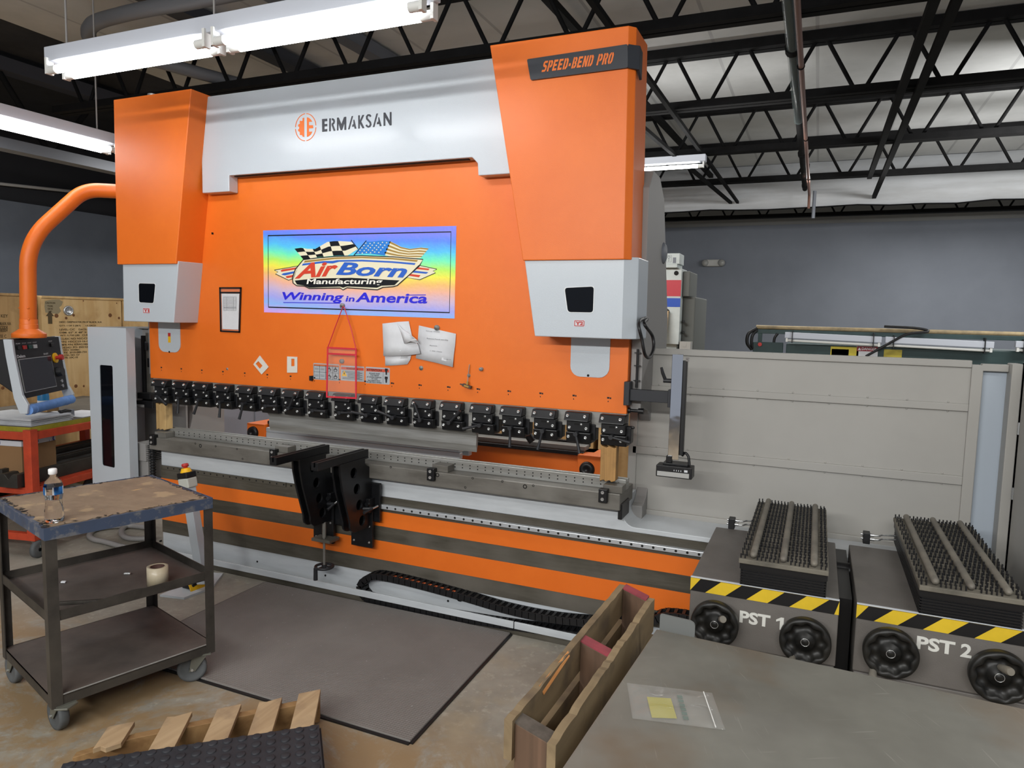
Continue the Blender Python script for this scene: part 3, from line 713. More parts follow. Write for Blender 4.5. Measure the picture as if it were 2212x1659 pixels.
# ---- punch and its clamps
pts = [(YR + .005, 1.08), (YR + .005, .985), (YR + .03, .955), (YR + .026, .905), (YR + .036, .868), (YR + .046, .905), (YR + .05, .955), (YR + .055, 1.07)]
xpL, xpR = ay(574, 897, YR).x, ay(1024, 940, YR).x
MB().prism([V(xpL, y, z + .02) for y, z in pts], (xpR - xpL, 0, 0)).build('punch', M['steel'], pb)
MB().box(XA + .02, XB, YR + .004, YR + .055, ZR - .075, ZR).build('clamp_beam', M['steel'], pb)
cz = ZR
px_left = [(327, 0), (371, 0), (414, 0), (460, 0), (509, 0), (558, 0), (607, 0), (659, 0), (716, 0), (773, 0), (829, 0), (887, 0), (949, 0), (1014, 0), (1079, 0), (1148, 0), (1219, 0), (1294, 0)]
def y_at(px): return 818 + (px - 325) * .0752 + 5
CY = YR - .045
def clamp(x):
    w = .124
    b = MB()
    def tilt(z0, z1, y0, y1, yb, x0=x, x1=x + w): b.loft([V(x0, y0, z0), V(x1, y0, z0), V(x1, yb, z0), V(x0, yb, z0)], [V(x0, y1, z1), V(x1, y1, z1), V(x1, yb, z1), V(x0, yb, z1)])
    tilt(cz - .044, cz - .003, CY - .012, CY + .012, YR + .02)
    tilt(cz - .098, cz - .045, CY + .012, CY + .012, YR + .03, x + .008, x + w)
    tilt(cz - .152, cz - .100, CY + .02, CY + .008, YR + .05, x + .006, x + w + .008)
    b.box(x + .02, x + w + .022, YR, YR + .05, cz - .14, cz - .06)
    b.box(x + .04, x + w + .034, YR + .01, YR + .025, cz - .07, cz - .058)
    o = b.build('punch_clamp', M['black'], pb, .005)
    for sx_, sz_, sy_ in [(.018, -.021, -.004), (.104, -.021, -.004), (.024, -.079, .012), (.108, -.079, .012), (.020, -.124, .012), (.106, -.124, .012)]:
        MB().lathe([(0, -.001), (.0035, -.001), (.004, -.004), (.0072, -.004), (.008, -.001), (.008, .006)], (x + sx_, CY + sy_, cz + sz_), (0, 1, 0), 14).build('screw', M['bolt'], o)
    MB().box(x + .048, x + .075, CY + .0112, CY + .014, cz - .066, cz - .057).build('slot', M['hole'], o)
    MB().lathe([(0, -.003), (.006, -.003), (.0065, .004)], (x + .083, CY + .012, cz - .061), (0, 1, 0), 12).build('pin', M['bolt'], o)
    return o
def lever(o, x, deg, dx=0):
    c0 = V(x + .064, CY - .006, cz - .106); q = math.radians(deg); d = V(math.sin(q), -.12, -math.cos(q)).normalized()
    b = MB().cyl(c0 + V(0, .02, 0), c0 - V(0, .012, 0), .011, n=14)
    b.tube([c0 - V(0, .004, 0), c0 + d * .04, c0 + d * .095], [.007, .0065, .0085], 10)
    b.build('lever', mat('lever_black', '#26272A', rough=.45) if 'lev' not in M else M['lev'], o)
M['lev'] = mat('lever_black', '#26272A', rough=.45)
ang = [60, 0, -20, 0, -14, 95, 150, 90, 95, -97, -107, -160, 135, -75, 2, -12, 15, 80]
xcl = [ay(p[0], y_at(p[0]), CY + .0).x for p in px_left]
first = None
for i, x in enumerate(xcl):
    if first is None: o = first = clamp(x)
    else: o = dup(first, pb, (x - xcl[0], 0, 0))
    o['_x'] = x
cl_objs = [o for o in pb.children if o.name.startswith('punch_clamp')]
for o, x, a_ in zip(cl_objs, xcl, ang):
    before = set(o.children)
    c0 = x - (x - xcl[0])
    b0 = lever(o, xcl[0], a_)
    del o['_x']
# ---- back gauge seen through the opening
gy = 3.95
xg0, xg1 = -3.70, -1.16
MB().box(xg0 + .1, xg1, gy, gy + .12, .68, .815).build('gauge_beam', M['orange'], pb, .004)
sl = MB()
for k in range(4): sl.box(-2.45 + .34 * k, -2.17 + .34 * k, gy - .002, gy, .795, .806)
sl.build('beam_slot_pattern', M['hole'], pb)
for x0, zt_ in ((xg0, .80), (xg1 - .07, .815)):
    e = MB().box(x0, x0 + .16, gy - .10, gy + .12, .66, zt_).build('gauge_end_box', M['orange'], pb, .004)
    MB().lathe([(0, -.012), (.014, -.014), (.018, -.02), (.042, -.018), (.045, 0)], (x0 + .06, gy - .10, .735), (0, 1, 0), 28).build('pulley', M['blackp'], e)
MB().box(xg0 + .15, xg1 - .05, gy - .06, gy - .03, .80, .822).box(xg0 + .15, xg1 - .05, gy + .06, gy + .09, .83, .862).build('gauge_rail', M['black'], pb, .003)
MB().box(xg0 + .15, xg1 - .05, gy - .03, gy + .06, .822, .850).build('gauge_cover', M['steel'], pb, .003)
xq = ay(1010, 985, 3.7).x
MB().box(-3.30, xq, 3.60, 3.76, .805, .835).box(-3.30, xq, 3.60, 3.64, .765, .805).box(-3.30, xq, 3.72, 3.76, .765, .84).build('gauge_guide', M['rail'], pb, .006)
a = ay(800, 940, 3.8); MB().box(a.x, a.x + .62, 3.82, 3.95, .862, .90).box(a.x + .2, a.x + .3, 3.80, 3.86, .88, .92).build('gauge_finger', M['black'], pb, .004)
MB().tube(spline([(a.x + .6, 3.85, .92), (a.x + .8, 3.85, .98), (a.x + 1.0, 3.86, .97), (a.x + 1.1, 3.87, .86)], 6), .025, 8).build('gauge_cable', M['blackp'], pb)
MB().tube(spline([ay(459, 870, 4.2), ay(458, 905, 4.2), ay(452, 935, 4.2)], 5), .016, 8).build('inner_cable', M['darkgrey'], pb)
# ---- right edge of the ram: bolts and bracket
p = ay(1368, 887, YR + .03); MB().cyl((XB - .01, p.y, p.z), (XB + .05, p.y, p.z), .008, n=12).cyl((XB + .05, p.y, p.z), (XB + .075, p.y, p.z), .014, n=14).cyl((XB - .012, p.y, p.z), (XB + .012, p.y, p.z), .014, n=14).build('stop_bolt', M['black'], pb)
# warning decals under the ram middle
def decal(tl, br, name, head, lines, parent, y=YR):
    a = ay(*tl, y); b = ay(*br, y); x0, x1, z1, z0 = a.x, b.x, a.z, b.z
    d = MB().me(cut([rrect(x0, x1, z0, z1, .006)], .0008, (0, y - .0008, 0), N=(0, 1, 0))).build(name, mat('silver_decal', '#A9AEB2', rough=.45), parent)
    if head:
        MB().box(x0 + .004, x1 - .004, y - .0014, y - .0008, z1 - (z1 - z0) * .27, z1 - .008).build('red_header', mat('decal_red', '#C8553C', rough=.5), d)
    tx = MB()
    for s_, fx0, fx1, fz, fh, bold in lines:
        tx.me(text(s_, (x0 + (x1 - x0) * fx0, y - .0016, z0 + (z1 - z0) * fz), (1, 0, 0), (0, 0, 1), (x1 - x0) * (fx1 - fx0), (z1 - z0) * fh, bold=bold, t=.0004, N=(0, -1, 0)))
    return d, tx, (x0, x1, z0, z1)
d, tx, r = decal((790, 792), (842, 831), 'attention_label', True, [('ATTENTION!', .05, .68, .76, .13, .02), ('PLEASE KEEP', .16, .6, .57, .08, .0), ('TOP BEAM', .2, .55, .46, .08, 0), ('AT DOWN POSITION', .06, .66, .35, .08, 0), ('IN CASE', .26, .5, .25, .08, 0), ('MACHINE IS NOT', .1, .62, .14, .08, 0), ('IN USE FOR A WHILE', .05, .67, .04, .08, 0)], pb)
x0, x1, z0, z1 = r
tx.box(x0 + (x1 - x0) * .73, x0 + (x1 - x0) * .735, YR - .0016, YR - .0008, z0 + .004, z1 - .004)
for f, h_ in ((.58, .3), (.10, .3)):
    cx = x0 + (x1 - x0) * .86; zz = z0 + (z1 - z0) * f
    flat(tx, [[(cx - .004, zz), (cx + .004, zz), (cx + .006, zz + .02), (cx + .01, zz + .024), (cx + .008, zz + .034), (cx - .009, zz + .034), (cx - .01, zz + .022), (cx - .006, zz + .018)]], YR - .0016, .0006)
tx.build('print', M['ink'], d)
d, tx, r = decal((736, 789), (787, 825), 'warning_label', True, [('WARNING', .24, .72, .76, .12, .01)], pb)
x0, x1, z0, z1 = r
for k in range(8):
    tx.box(x0 + (x1 - x0) * (.3 if 1 < k < 6 else .08), x0 + (x1 - x0) * (.92 - .1 * (k % 2)), YR - .0014, YR - .0008, z0 + (z1 - z0) * (.12 + .07 * k), z0 + (z1 - z0) * (.13 + .07 * k) + .001)
tx.build('print', M['ink'], d)
cx = x0 + (x1 - x0) * .16; zz = z0 + (z1 - z0) * .3
flat(MB(), [[(cx - .018, zz), (cx + .018, zz), (cx, zz + .032)]], YR - .0016, .0006).build('yellow_triangle', M['yellow'], d)
flat(MB(), [[(cx - .002, zz + .009), (cx + .002, zz + .009), (cx + .003, zz + .02), (cx - .003, zz + .02)]], YR - .0022, .0006).build('exclamation', M['ink'], d)
d, tx, r = decal((677, 784), (733, 823), 'pictogram_label', False, [], pb)
x0, x1, z0, z1 = r
for fx in (.02, .24, .47, .49, .74, .97): tx.box(x0 + (x1 - x0) * fx, x0 + (x1 - x0) * fx + .0015, YR - .0014, YR - .0008, z0 + .004, z1 - .008)
for fz in (.05, .46, .83): tx.box(x0 + .004, x1 - .004, YR - .0014, YR - .0008, z0 + (z1 - z0) * fz, z0 + (z1 - z0) * fz + .0015)
for fx, fz in ((.06, .6), (.28, .6), (.06, .2), (.28, .2)):
    for k in range(3): tx.box(x0 + (x1 - x0) * fx, x0 + (x1 - x0) * (fx + .15), YR - .0014, YR - .0008, z0 + (z1 - z0) * (fz + .05 * k), z0 + (z1 - z0) * (fz + .05 * k) + .0008)
for fx, fz in ((.55, .55), (.79, .55), (.55, .12), (.79, .12)):
    a = V(x0 + (x1 - x0) * fx, 0, z0 + (z1 - z0) * fz)
    flat(tx, [[(a.x, a.z), (a.x + .022, a.z), (a.x + .026, a.z + .012), (a.x + .016, a.z + .018), (a.x + .012, a.z + .03), (a.x + .009, a.z + .018), (a.x, a.z + .014)], [(a.x + .004, a.z + .003), (a.x + .019, a.z + .003), (a.x + .021, a.z + .010), (a.x + .004, a.z + .011)][::-1]], YR - .0014, .0006)
tx.build('print', M['ink'], d)
MB().box(x0 + .004, x1 - .004, YR - .0014, YR - .0008, z1 - (z1 - z0) * .16, z1 - .006).build('orange_header', mat('decal_orange', '#C86A3C', rough=.5), d)
p = ay(674, 816, YR); MB().box(p.x - .004, p.x + .01, YR - .02, YR, p.z - .015, p.z + .012).build('magnet_clip', M['blackp'], pb)
# black hose looping out of the right frame
o = MB().tube(spline([V(-.735, 3.30, 1.60), ax(1392, 700, -.70), ax(1409, 725, -.68), ax(1412, 752, -.67), ax(1403, 772, -.67), ax(1393, 765, -.67), ax(1387, 735, -.68), ax(1380, 697, -.70), V(-.735, 3.27, 1.605)], 7), .0075, 8).build('cable_loop', M['blackp'], pb)
o = MB().tube(spline([V(-.765, 3.262, 1.46), V(-.765, 3.262, 1.38), V(-.765, 3.262, 1.28)], 4), .006, 8)
for z in (1.44, 1.38, 1.31): o.box(-.78, -.75, 3.258, 3.268, z, z + .005)
o.build('ram_cable', M['blackp'], pb)
p = ay(430, 500, YT); 
MB().box(p.x - .0, p.x + .001, YR - .1, YR - .085, p.z - .006, p.z + .006).build('cover_slot', M['hole'], pb)

p = ay(330, 203, 3.2); MB().cyl((p.x, 3.2, 2.83), (p.x, 3.2, 2.885), .03, n=20).cyl((p.x + .12, 3.2, 2.83), (p.x + .12, 3.2, 2.87), .012, n=14).build('breather_cap', M['bolt'], pb)

# ================================================================ THINGS FIXED TO OR HUNG ON THE PRESS
# ---- holographic poster on the ram
def foil():  # holographic sheen painted as a fixed colour ramp across the sheet
    m = mat('rainbow_foil', '#8FB0FF', rough=.32, spec=.6)
    nt = m.node_tree; N = nt.nodes; L = nt.links; b = N['Principled BSDF']
    tc = N.new('ShaderNodeTexCoord'); sx = N.new('ShaderNodeSeparateXYZ'); L.new(tc.outputs['Generated'], sx.inputs[0])
    nz = N.new('ShaderNodeTexNoise'); nz.inputs['Scale'].default_value = 9; nz.inputs['Detail'].default_value = 4; L.new(tc.outputs['Object'], nz.inputs['Vector'])
    def ma(op, a, c, d=None):
        k = N.new('ShaderNodeMath'); k.operation = op
        for i, q in enumerate((a, c)):
            if isinstance(q, (int, float)): k.inputs[i].default_value = q
            else: L.new(q, k.inputs[i])
        return k.outputs[0]
    v = ma('SUBTRACT', 1.0, sx.outputs[2])
    v = ma('SUBTRACT', v, ma('MULTIPLY', sx.outputs[0], .16))
    bow = ma('ABSOLUTE', ma('SUBTRACT', sx.outputs[0], .45), 0)
    v = ma('ADD', v, ma('MULTIPLY', bow, .10))
    v = ma('ADD', v, ma('MULTIPLY', ma('SUBTRACT', nz.outputs['Fac'], .5), .10))
    r = N.new('ShaderNodeValToRGB'); L.new(v, r.inputs[0])
    st = [(0, '#7F86F4'), (.08, '#5E8CF8'), (.19, '#57C4F6'), (.29, '#74F3C0'), (.38, '#B6F56A'), (.46, '#F5EE54'), (.55, '#F7C476'), (.63, '#F3B9A0'), (.72, '#D3BBD6'), (.82, '#A7ABF3'), (.90, '#93BDFB'), (1, '#D9A8F2')]
    el = r.color_ramp.elements
    while len(el) < len(st): el.new(.5)
    for e, (p, c_) in zip(el, st): e.position = p; e.color = lin(c_)
    L.new(r.outputs[0], b.inputs['Base Color'])
    bp = N.new('ShaderNodeBump'); bp.inputs['Strength'].default_value = .5; bp.inputs['Distance'].default_value = .003
    n2 = N.new('ShaderNodeTexNoise'); n2.inputs['Scale'].default_value = 55; n2.inputs['Detail'].default_value = 3; L.new(tc.outputs['Object'], n2.inputs['Vector'])
    L.new(n2.outputs['Fac'], bp.inputs['Height']); L.new(bp.outputs[0], b.inputs['Normal'])
    return m
YS = YR - .0015
def q4(x, y, yy=YS): return (lambda p: (p.x, p.z))(ay(560 + x / 5.027, 480 + y / 5.027, yy))
def t4(pts): return [q4(*p) for p in pts]
po = thing('poster', 'rainbow holographic poster with racing flags logo stuck on the orange ram', 'poster', ay(777, 675, YR))
MB().me(cut([t4([(42, 90), (2140, 40), (2120, 1046), (52, 978)])], .0013, (0, YS, 0), N=(0, 1, 0))).build('sheet', foil(), po)
Mb = mat('poster_black', '#101216', rough=.3, spec=.6)
Mp = mat('poster_pale', '#E9E2C4', rough=.35)
Mred = mat('poster_red', '#D2452E', rough=.35); Mblue = mat('poster_blue', '#2F62C4', rough=.35); Mgold = mat('poster_gold', '#A2813A', rough=.35)
Mvi = mat('poster_violet', '#2F2BD6', rough=.35); Mcan = mat('poster_canton', '#2B7CD0', rough=.35)
y1, y2, y3 = YS - .0008, YS - .0016, YS - .0024
def lay(mb, pts, y): return mb.me(cut([t4(pts)], .0007, (0, y, 0), N=(0, 1, 0)))
def band(mb, pts, w, y, closed=False):
    P = [Vector(p) for p in pts]; n = len(P); a = []; b = []
    for i in range(n):
        p = P[i - 1] if (i or closed) else P[0]; q = P[(i + 1) % n] if (i < n - 1 or closed) else P[-1]
        d = (q - p).normalized(); m_ = Vector((-d.y, d.x)) * (w / 2); a.append(tuple(P[i] + m_)); b.append(tuple(P[i] - m_))
    if closed: mb.me(cut([t4(a), t4(b)[::-1]], .0007, (0, y, 0), N=(0, 1, 0)))
    else: lay(mb, a + b[::-1], y)
    return mb
fr = [(97, 146), (2083, 105), (2066, 982), (101, 922)]
band(MB(), fr, 13, y1, True).build('border', Mb, po)
lw = [(425, 475), (165, 520), (205, 540), (178, 562), (320, 630), (372, 612)]
rw = [(1735, 468), (1930, 510), (1888, 530), (1915, 550), (1745, 625), (1600, 600)]
wg = MB(); lay(wg, lw, y1); lay(wg, rw, y1); wg.build('wings', Mp, po)
o_ = MB(); band(o_, lw, 7, y2, True); band(o_, rw, 7, y2, True)
r_ = MB(); b_ = MB()
lay(r_, [(232, 525), (255, 513), (412, 490), (400, 512), (245, 538)], y2); lay(b_, [(240, 570), (262, 555), (395, 530), (385, 552), (280, 578)], y2); lay(r_, [(285, 595), (300, 585), (380, 570), (370, 595), (308, 608)], y2)
lay(r_, [(1712, 488), (1850, 505), (1838, 522), (1700, 508)], y2); lay(b_, [(1672, 525), (1838, 543), (1815, 560), (1655, 545)], y2); lay(r_, [(1640, 562), (1752, 575), (1735, 598), (1628, 582)], y2)
sh = [(480, 408), (620, 390), (820, 372), (1120, 364), (1450, 376), (1780, 404), (1738, 478), (1500, 688), (1455, 700), (1345, 708), (1285, 734), (955, 712), (912, 736), (880, 714), (545, 720), (495, 694), (410, 690), (370, 662), (362, 605), (395, 512)]
lay(MB(), sh, y2).build('shield', Mp, po)
band(o_, sh, 10, y3, True)
lay(o_, [(388, 634), (600, 612), (1000, 604), (1525, 632), (1470, 684), (1330, 690), (1280, 712), (955, 698), (912, 712), (880, 700), (545, 712), (495, 688), (412, 676)], y3)
g_ = MB()
lay(g_, [(485, 440), (500, 418), (820, 384), (1120, 374), (1450, 388), (1725, 412), (1712, 430), (1450, 404), (1120, 390), (820, 400)], y3)
lay(b_, [(465, 472), (478, 450), (700, 422), (800, 420), (850, 412), (1120, 408), (1450, 424), (1700, 445), (1688, 464), (1450, 442), (1120, 426), (870, 430), (800, 448), (700, 442)], y3)
def lett(mb, s_, bl, br, hpx, y, bold=.04, shear=.25):
    a = V(q4(*bl)[0], y, q4(*bl)[1]); c_ = V(q4(*br)[0], y, q4(*br)[1]); u = c_ - a; h_ = (V(q4(bl[0], bl[1] - hpx)[0], y, q4(bl[0], bl[1] - hpx)[1]) - a).length
    un = u.normalized(); return mb.me(text(s_, a + V(0, 0, 0), un, V(-un.z, 0, un.x) if False else V(0, 0, 1), u.length, h_, bold, shear, .0007, V(0, -1, 0)))
y4 = YS - .0026
lett(r_, 'Air', (388, 614), (858, 578), 160, y4, .03, .4)
lett(b_, 'Born', (835, 572), (1610, 606), 140, y4, .03, .35)
w_ = MB(); lett(w_, 'Manufacturing', (518, 690), (1342, 692), 76, YS - .0032, .02, .12)
v_ = MB(); lett(v_, 'Winning', (252, 866), (918, 880), 108, y1, .025, .2); lett(v_, 'in', (938, 862), (1036, 862), 60, y1, .02, .15); lett(v_, 'America', (1046, 868), (1825, 884), 106, y1, .025, .15)
band(v_, [(262, 872), (880, 880)], 8, y1); band(v_, [(1590, 792), (1810, 790)], 9, y1)
# chequered flag and striped flag
def flagpt(top, bot, u, v):
    def pl(P, u):
        k = u * (len(P) - 1); i = min(int(k), len(P) - 2); f = k - i; return (P[i][0] * (1 - f) + P[i + 1][0] * f, P[i][1] * (1 - f) + P[i + 1][1] * f)
    a = pl(top, u); b = pl(bot, u); return (a[0] * (1 - v) + b[0] * v, a[1] * (1 - v) + b[1] * v)
T1 = [(385, 288), (455, 278), (525, 290), (610, 290), (660, 262), (740, 215), (810, 206), (880, 205), (1000, 212)]; B1 = [(480, 404), (540, 400), (590, 388), (650, 378), (700, 376), (780, 366), (860, 362), (960, 362), (1075, 290)]
pal = MB(); lay(pal, T1 + B1[::-1], y1)
for i in range(6):
    for j in range(3):
        if (i + j) % 2 == 0:
            P = [flagpt(T1, B1, (i + k / 4) / 6, j / 3) for k in range(5)] + [flagpt(T1, B1, (i + 1 - k / 4) / 6, (j + 1) / 3) for k in range(5)]
            lay(o_, P, y2)
T2 = [(1420, 206), (1480, 235), (1540, 268), (1640, 290), (1760, 275), (1842, 285)]; B2 = [(1352, 356), (1420, 370), (1500, 380), (1600, 388), (1680, 392), (1750, 390)]
lay(pal, T2 + B2[::-1], y1)
for j in range(4):
    P = [flagpt(T2, B2, k / 10, j / 4 + .01) for k in range(11)] + [flagpt(T2, B2, 1 - k / 10, j / 4 + .13) for k in range(11)]
    lay(g_, P, y2)
lay(MB(), [(1048, 345), (1150, 212), (1240, 210), (1330, 200), (1430, 206), (1365, 362), (1280, 350), (1200, 340), (1120, 340)], y2).build('canton', Mcan, po)
for i in range(6):
    for j in range(5):
        cx, cy = 1160 + 45 * i - 21 * j, 228 + 26 * j - 2 * i + (6 if i % 2 else 0)
        lay(pal, [(cx - 8, cy + 4), (cx - 2, cy - 7), (cx + 8, cy - 4), (cx + 5, cy + 6)], y3)
band(o_, [(1000, 195), (1075, 290)], 8, y3); band(o_, [(1165, 200), (1030, 360)], 8, y3)
pal.build('flag_ground', Mp, po); o_.build('black_print', Mb, po); r_.build('red_print', Mred, po); b_.build('blue_print', Mblue, po); g_.build('gold_print', Mgold, po)
w_.build('white_lettering', mat('poster_white', '#F2F0E6', rough=.35), po); v_.build('violet_lettering', Mvi, po)

# ---- magnets, pouches, papers, tools held on the ram
def magnet(px, label, r=.011, d=.012, m='greyd', hook=False):
    p = ay(*px, YR); t = MB().lathe([(0, -d), (r * .3, -d), (r * .32, -d + .002), (r, -d + .002), (r, 0)], (p.x, YR, p.z), (0, 1, 0), 20)
    if hook: t.torus((p.x, YR - d - .004, p.z - .006), (1, 0, 0), .008, .0018, 16, 6)
    return tag(t.build('magnet', M[m], None, origin=p), label, 'magnet', 'round magnets on the orange ram')
magnet((742, 660), 'round hook magnet at the bottom edge of the rainbow poster', .012, .02, 'steel', True)
magnet((740, 780), 'dark round magnet seen through the clear red edged pouch', .012, .016)
magnet((910, 795), 'flat grey disc magnet below the gap between the two white papers', .012, .005, 'steel')
magnet((1041, 797), 'stubby cylindrical magnet right of the T handle key', .009, .02)
magnet((491, 797), 'small dark disc magnet below the black edged document pouch', .008, .003)
magnet((1013, 811), 'small disc magnet holding the shaft of the T handle key', .009, .006)
magnet((945, 708), 'silver round magnet holding the right white paper', .014, .014, 'steel')
magnet((851, 706), 'black curved magnet on the curled white paper', .008, .006, 'blackp')
def pouch(px, yv, m, bars, name, label, strap=None, paper=None, clear=None):
    """document pouch: welded edges round a clear pane"""
    P = [ay(*q, y) for q, y in zip(px, yv)]    # tl tr br bl
    t = thing(name, label, 'document pouch', (P[2] + P[3]) / 2)
    e = MB(); w = .009
    for a, b in ((0, 3), (1, 2), (0, 1), (3, 2)): e.bar(P[a] + (P[a] - P[b]).normalized() * .004, P[b] + (P[b] - P[a]).normalized() * .004, w, .004, (0, 1, 0))
    for f in bars: e.bar(P[0].lerp(P[3], f), P[1].lerp(P[2], f), w, .004, (0, 1, 0))
    e.build('edging', m, t)
    MB().prism([p for p in P], (0, .0008, 0)).build('clear_pane', clear or mat('clear_vinyl', '#E8E4E4', rough=.12, alpha=.05), t)
    if paper:
        a, b = paper; Q = [P[0].lerp(P[3], a), P[1].lerp(P[2], a), P[1].lerp(P[2], b), P[0].lerp(P[3], b)]
        for i, j in ((0, 1), (3, 2)):
            q, r = Q[i].lerp(Q[j], .07), Q[i].lerp(Q[j], .93); Q[i], Q[j] = q, r
        s_ = MB().prism([q + V(0, .0015, 0) for q in Q], (0, .001, 0)).build('form_sheet', M['paper'], t)
        ln = MB()
        for k in range(15):
            u = .08 + .028 * k; ln.bar(Q[0].lerp(Q[3], u).lerp(Q[1].lerp(Q[2], u), .1) + V(0, .0008, 0), Q[0].lerp(Q[3], u).lerp(Q[1].lerp(Q[2], u), .85) + V(0, .0008, 0), .0014 if k != 11 else .004, .0006, (0, 1, 0))
        for f in (.1, .3, .68, .85): ln.bar(Q[0].lerp(Q[3], .1).lerp(Q[1].lerp(Q[2], .1), f) + V(0, .0008, 0), Q[0].lerp(Q[3], .47).lerp(Q[1].lerp(Q[2], .47), f) + V(0, .0008, 0), .001, .0006, (0, 1, 0))
        ln.build('form_print', M['inkgrey'], s_)
    if strap:
        h_ = ay(*strap, YR - .026)
        MB().tube([P[0], h_.lerp(P[0], .5) + V(-.004, 0, 0), h_ + V(-.005, 0, 0), h_ + V(0, -.002, .006), h_ + V(.005, 0, 0), h_.lerp(P[1], .5) + V(.008, 0, 0), P[1]], .0028, 8).build('strap', m, t)
    return t
pouch(((475, 622), (520, 622), (517, 717), (477, 715)), (YR - .006,) * 4, M['blackp'], (.105,), 'document_pouch', 'black edged clear pouch holding a printed form, left on the orange ram', None, (.13, .95))
pouch(((708, 751), (769, 754), (769, 860), (706, 857)), (YR - .03, YR - .03, YR - .075, YR - .075), mat('red_vinyl', '#CB3140', rough=.35), (.12,), 'document_pouch', 'empty clear pouch with red edges hanging by a red strap from the poster', (742, 664))
def paper(rows, name, label, y0, amp=.0, lines=(), fold=None):
    """a sheet of paper from a grid of photo points on the ram, bulging a little off it"""
    g = [[ay(px, py, YR - y0 - dy) for px, py, dy in r] for r in rows]
    t = thing(name, label, 'paper', g[-1][0])
    MB().sheet(g, (0, .0007, 0)).build('sheet', M['paper'], t)
    if fold: MB().sheet([[ay(px, py, YR - dy) for px, py, dy in r] for r in fold], (0, .0007, 0)).build('curled_corner', M['paper'], t)
    if lines:
        ln = MB()
        for (s_, x, y, w, h_) in lines:
            a = ay(x, y, YR - y0 - .0075); b = ay(x + w, y + w * .09, YR - y0 - .0075); u = (b - a)
            ln.me(text(s_, a, u.normalized(), (0, 0, 1), u.length, h_, .0, 0, .0005, V(0, -1, 0)))
        ln.build('print', M['inkgrey'], t)
    return t
paper([[(831, 765, .001), (860, 766, .001), (889, 764, .002)], [(832, 778, .002), (858, 779, .002), (886, 777, .006)], [(832, 790, .003), (857, 789, .003), (880, 787, .004)]], 'paper_sheet', 'lower white paper showing under the curled sheet on the ram', .001)
paper([[(826, 699, .002), (845, 697, .004), (862, 695, .006), (883, 694, .003)], [(827, 722, .004), (846, 722, .005), (868, 724, .007), (890, 727, .004)], [(828, 745, .005), (848, 746, .006), (875, 749, .010), (903, 745, .012)], [(828, 769, .006), (850, 769, .006), (880, 768, .012), (908, 764, .014)]],
      'paper_sheet', 'white paper with a curled over corner pinned on the ram', .004, 0, (), [[(857, 697, .012), (862, 702, .020), (868, 709, .020)], [(866, 719, .016), (876, 719, .035), (886, 722, .030)], [(873, 742, .014), (886, 737, .042), (901, 735, .034)], [(876, 743, .012), (890, 736, .030), (906, 742, .018)]])
paper([[(905, 703, .001), (945, 712, .002), (985, 721, .004)], [(903, 727, .002), (943, 736, .004), (983, 746, .005)], [(901, 751, .003), (941, 760, .005), (980, 769, .007)], [(898, 774, .004), (939, 783, .006), (978, 793, .010)]],
      'paper_sheet', 'white paper with typed lines hanging tilted under the silver magnet', .002, 0, (('Remove Punch and Die', 922, 732, 46, .006), ('Maximum', 928, 747, 16, .005), ('1.00 Gap', 929, 759, 26, .005), ('Clean it', 958, 776, 16, .004), ('Setup sheet', 920, 716, 30, .006)))
Mcard = mat('ivory_card', '#D6D2C8', rough=.6)
def card(loops, name, label, px):
    p = ay(*px, YR); o = MB().me(cut([[(lambda q: (q.x, q.z))(ay(*q, YR - .004)) for q in lp] for lp in loops], .003, (0, YR - .004, 0), N=(0, 1, 0))).build(name, Mcard, None, origin=p)
    return tag(o, label, 'gauge card', 'white slotted cards on the ram')
card([[(561, 768), (580, 793), (565, 809), (547, 787)], [(552, 786), (558, 780), (567, 790), (561, 797)]], 'slotted_card', 'white slotted card stuck diagonally on the lower left of the ram', (564, 809))
card([[(620, 770), (642, 771), (642, 805), (620, 805)], [(629, 775), (636, 775), (636, 791), (629, 791)]], 'slotted_card', 'upright white slotted card left of the warning decals on the ram', (631, 805))
t = thing('hex_key', 'T handle hex key held to the ram by a magnet', 'tool', ay(1008, 838, YR))
a, b = ay(1014, 787, YR - .01), ay(1010, 824, YR - .016)
MB().cyl(a, b, .0022, n=8).build('shaft', M['steel'], t)
cc = ay(1009, 834, YR - .018); MB().obox(cc, (.024, 0, -.006), (0, .009, 0), (.002, 0, .007)).cyl(cc + V(-.024, 0, .006), cc + V(-.040, 0, .008), .004, n=8).build('handle', mat('tool_grip', '#4A4038', rough=.5), t, .003)
MB().cyl(b, cc, .006, n=10).obox(cc - V(0, .0095, 0), (.013, 0, -.003), (0, .001, 0), (.001, 0, .004)).build('collar', mat('tool_tan', '#A9843F', rough=.5), t)

# ---- two blocks of timber propping up the ram
def prop(px, label, c1):
    P = [ay(*q, 3.235) for q in px]     # tl tr br bl
    w = wood('prop_' + c1[1:], c1, '#8C6A3E', 'z', 22, 1.2, '#5F4A30')
    zt = ZR - .154
    t = MB()
    x0, x1 = (P[0].x + P[3].x) / 2, (P[1].x + P[2].x) / 2; zb = .826
    x1 = x0 + (x1 - x0) * (.62 if x0 < -3 else .84)
    n = 9; a = []; b = []
    for k in range(n):
        x = x0 + (x1 - x0) * k / (n - 1); a.append((x, zb + .004 * ((k * 7) % 3))); b.append((x, zt - .003 * ((k * 5) % 4)))
    t.prism([V(x, 3.222, z) for x, z in a + b[::-1]], (0, .05, 0))
    return tag(t.build('timber_prop', w, None, .003, origin=V((x0 + x1) / 2, 3.23, zb)), label, 'wood block', 'timber props between table and ram')
prop(((340, 866), (375, 866), (377, 923), (341, 923)), 'wood block propping the ram at the left end of the table', '#C8A872')
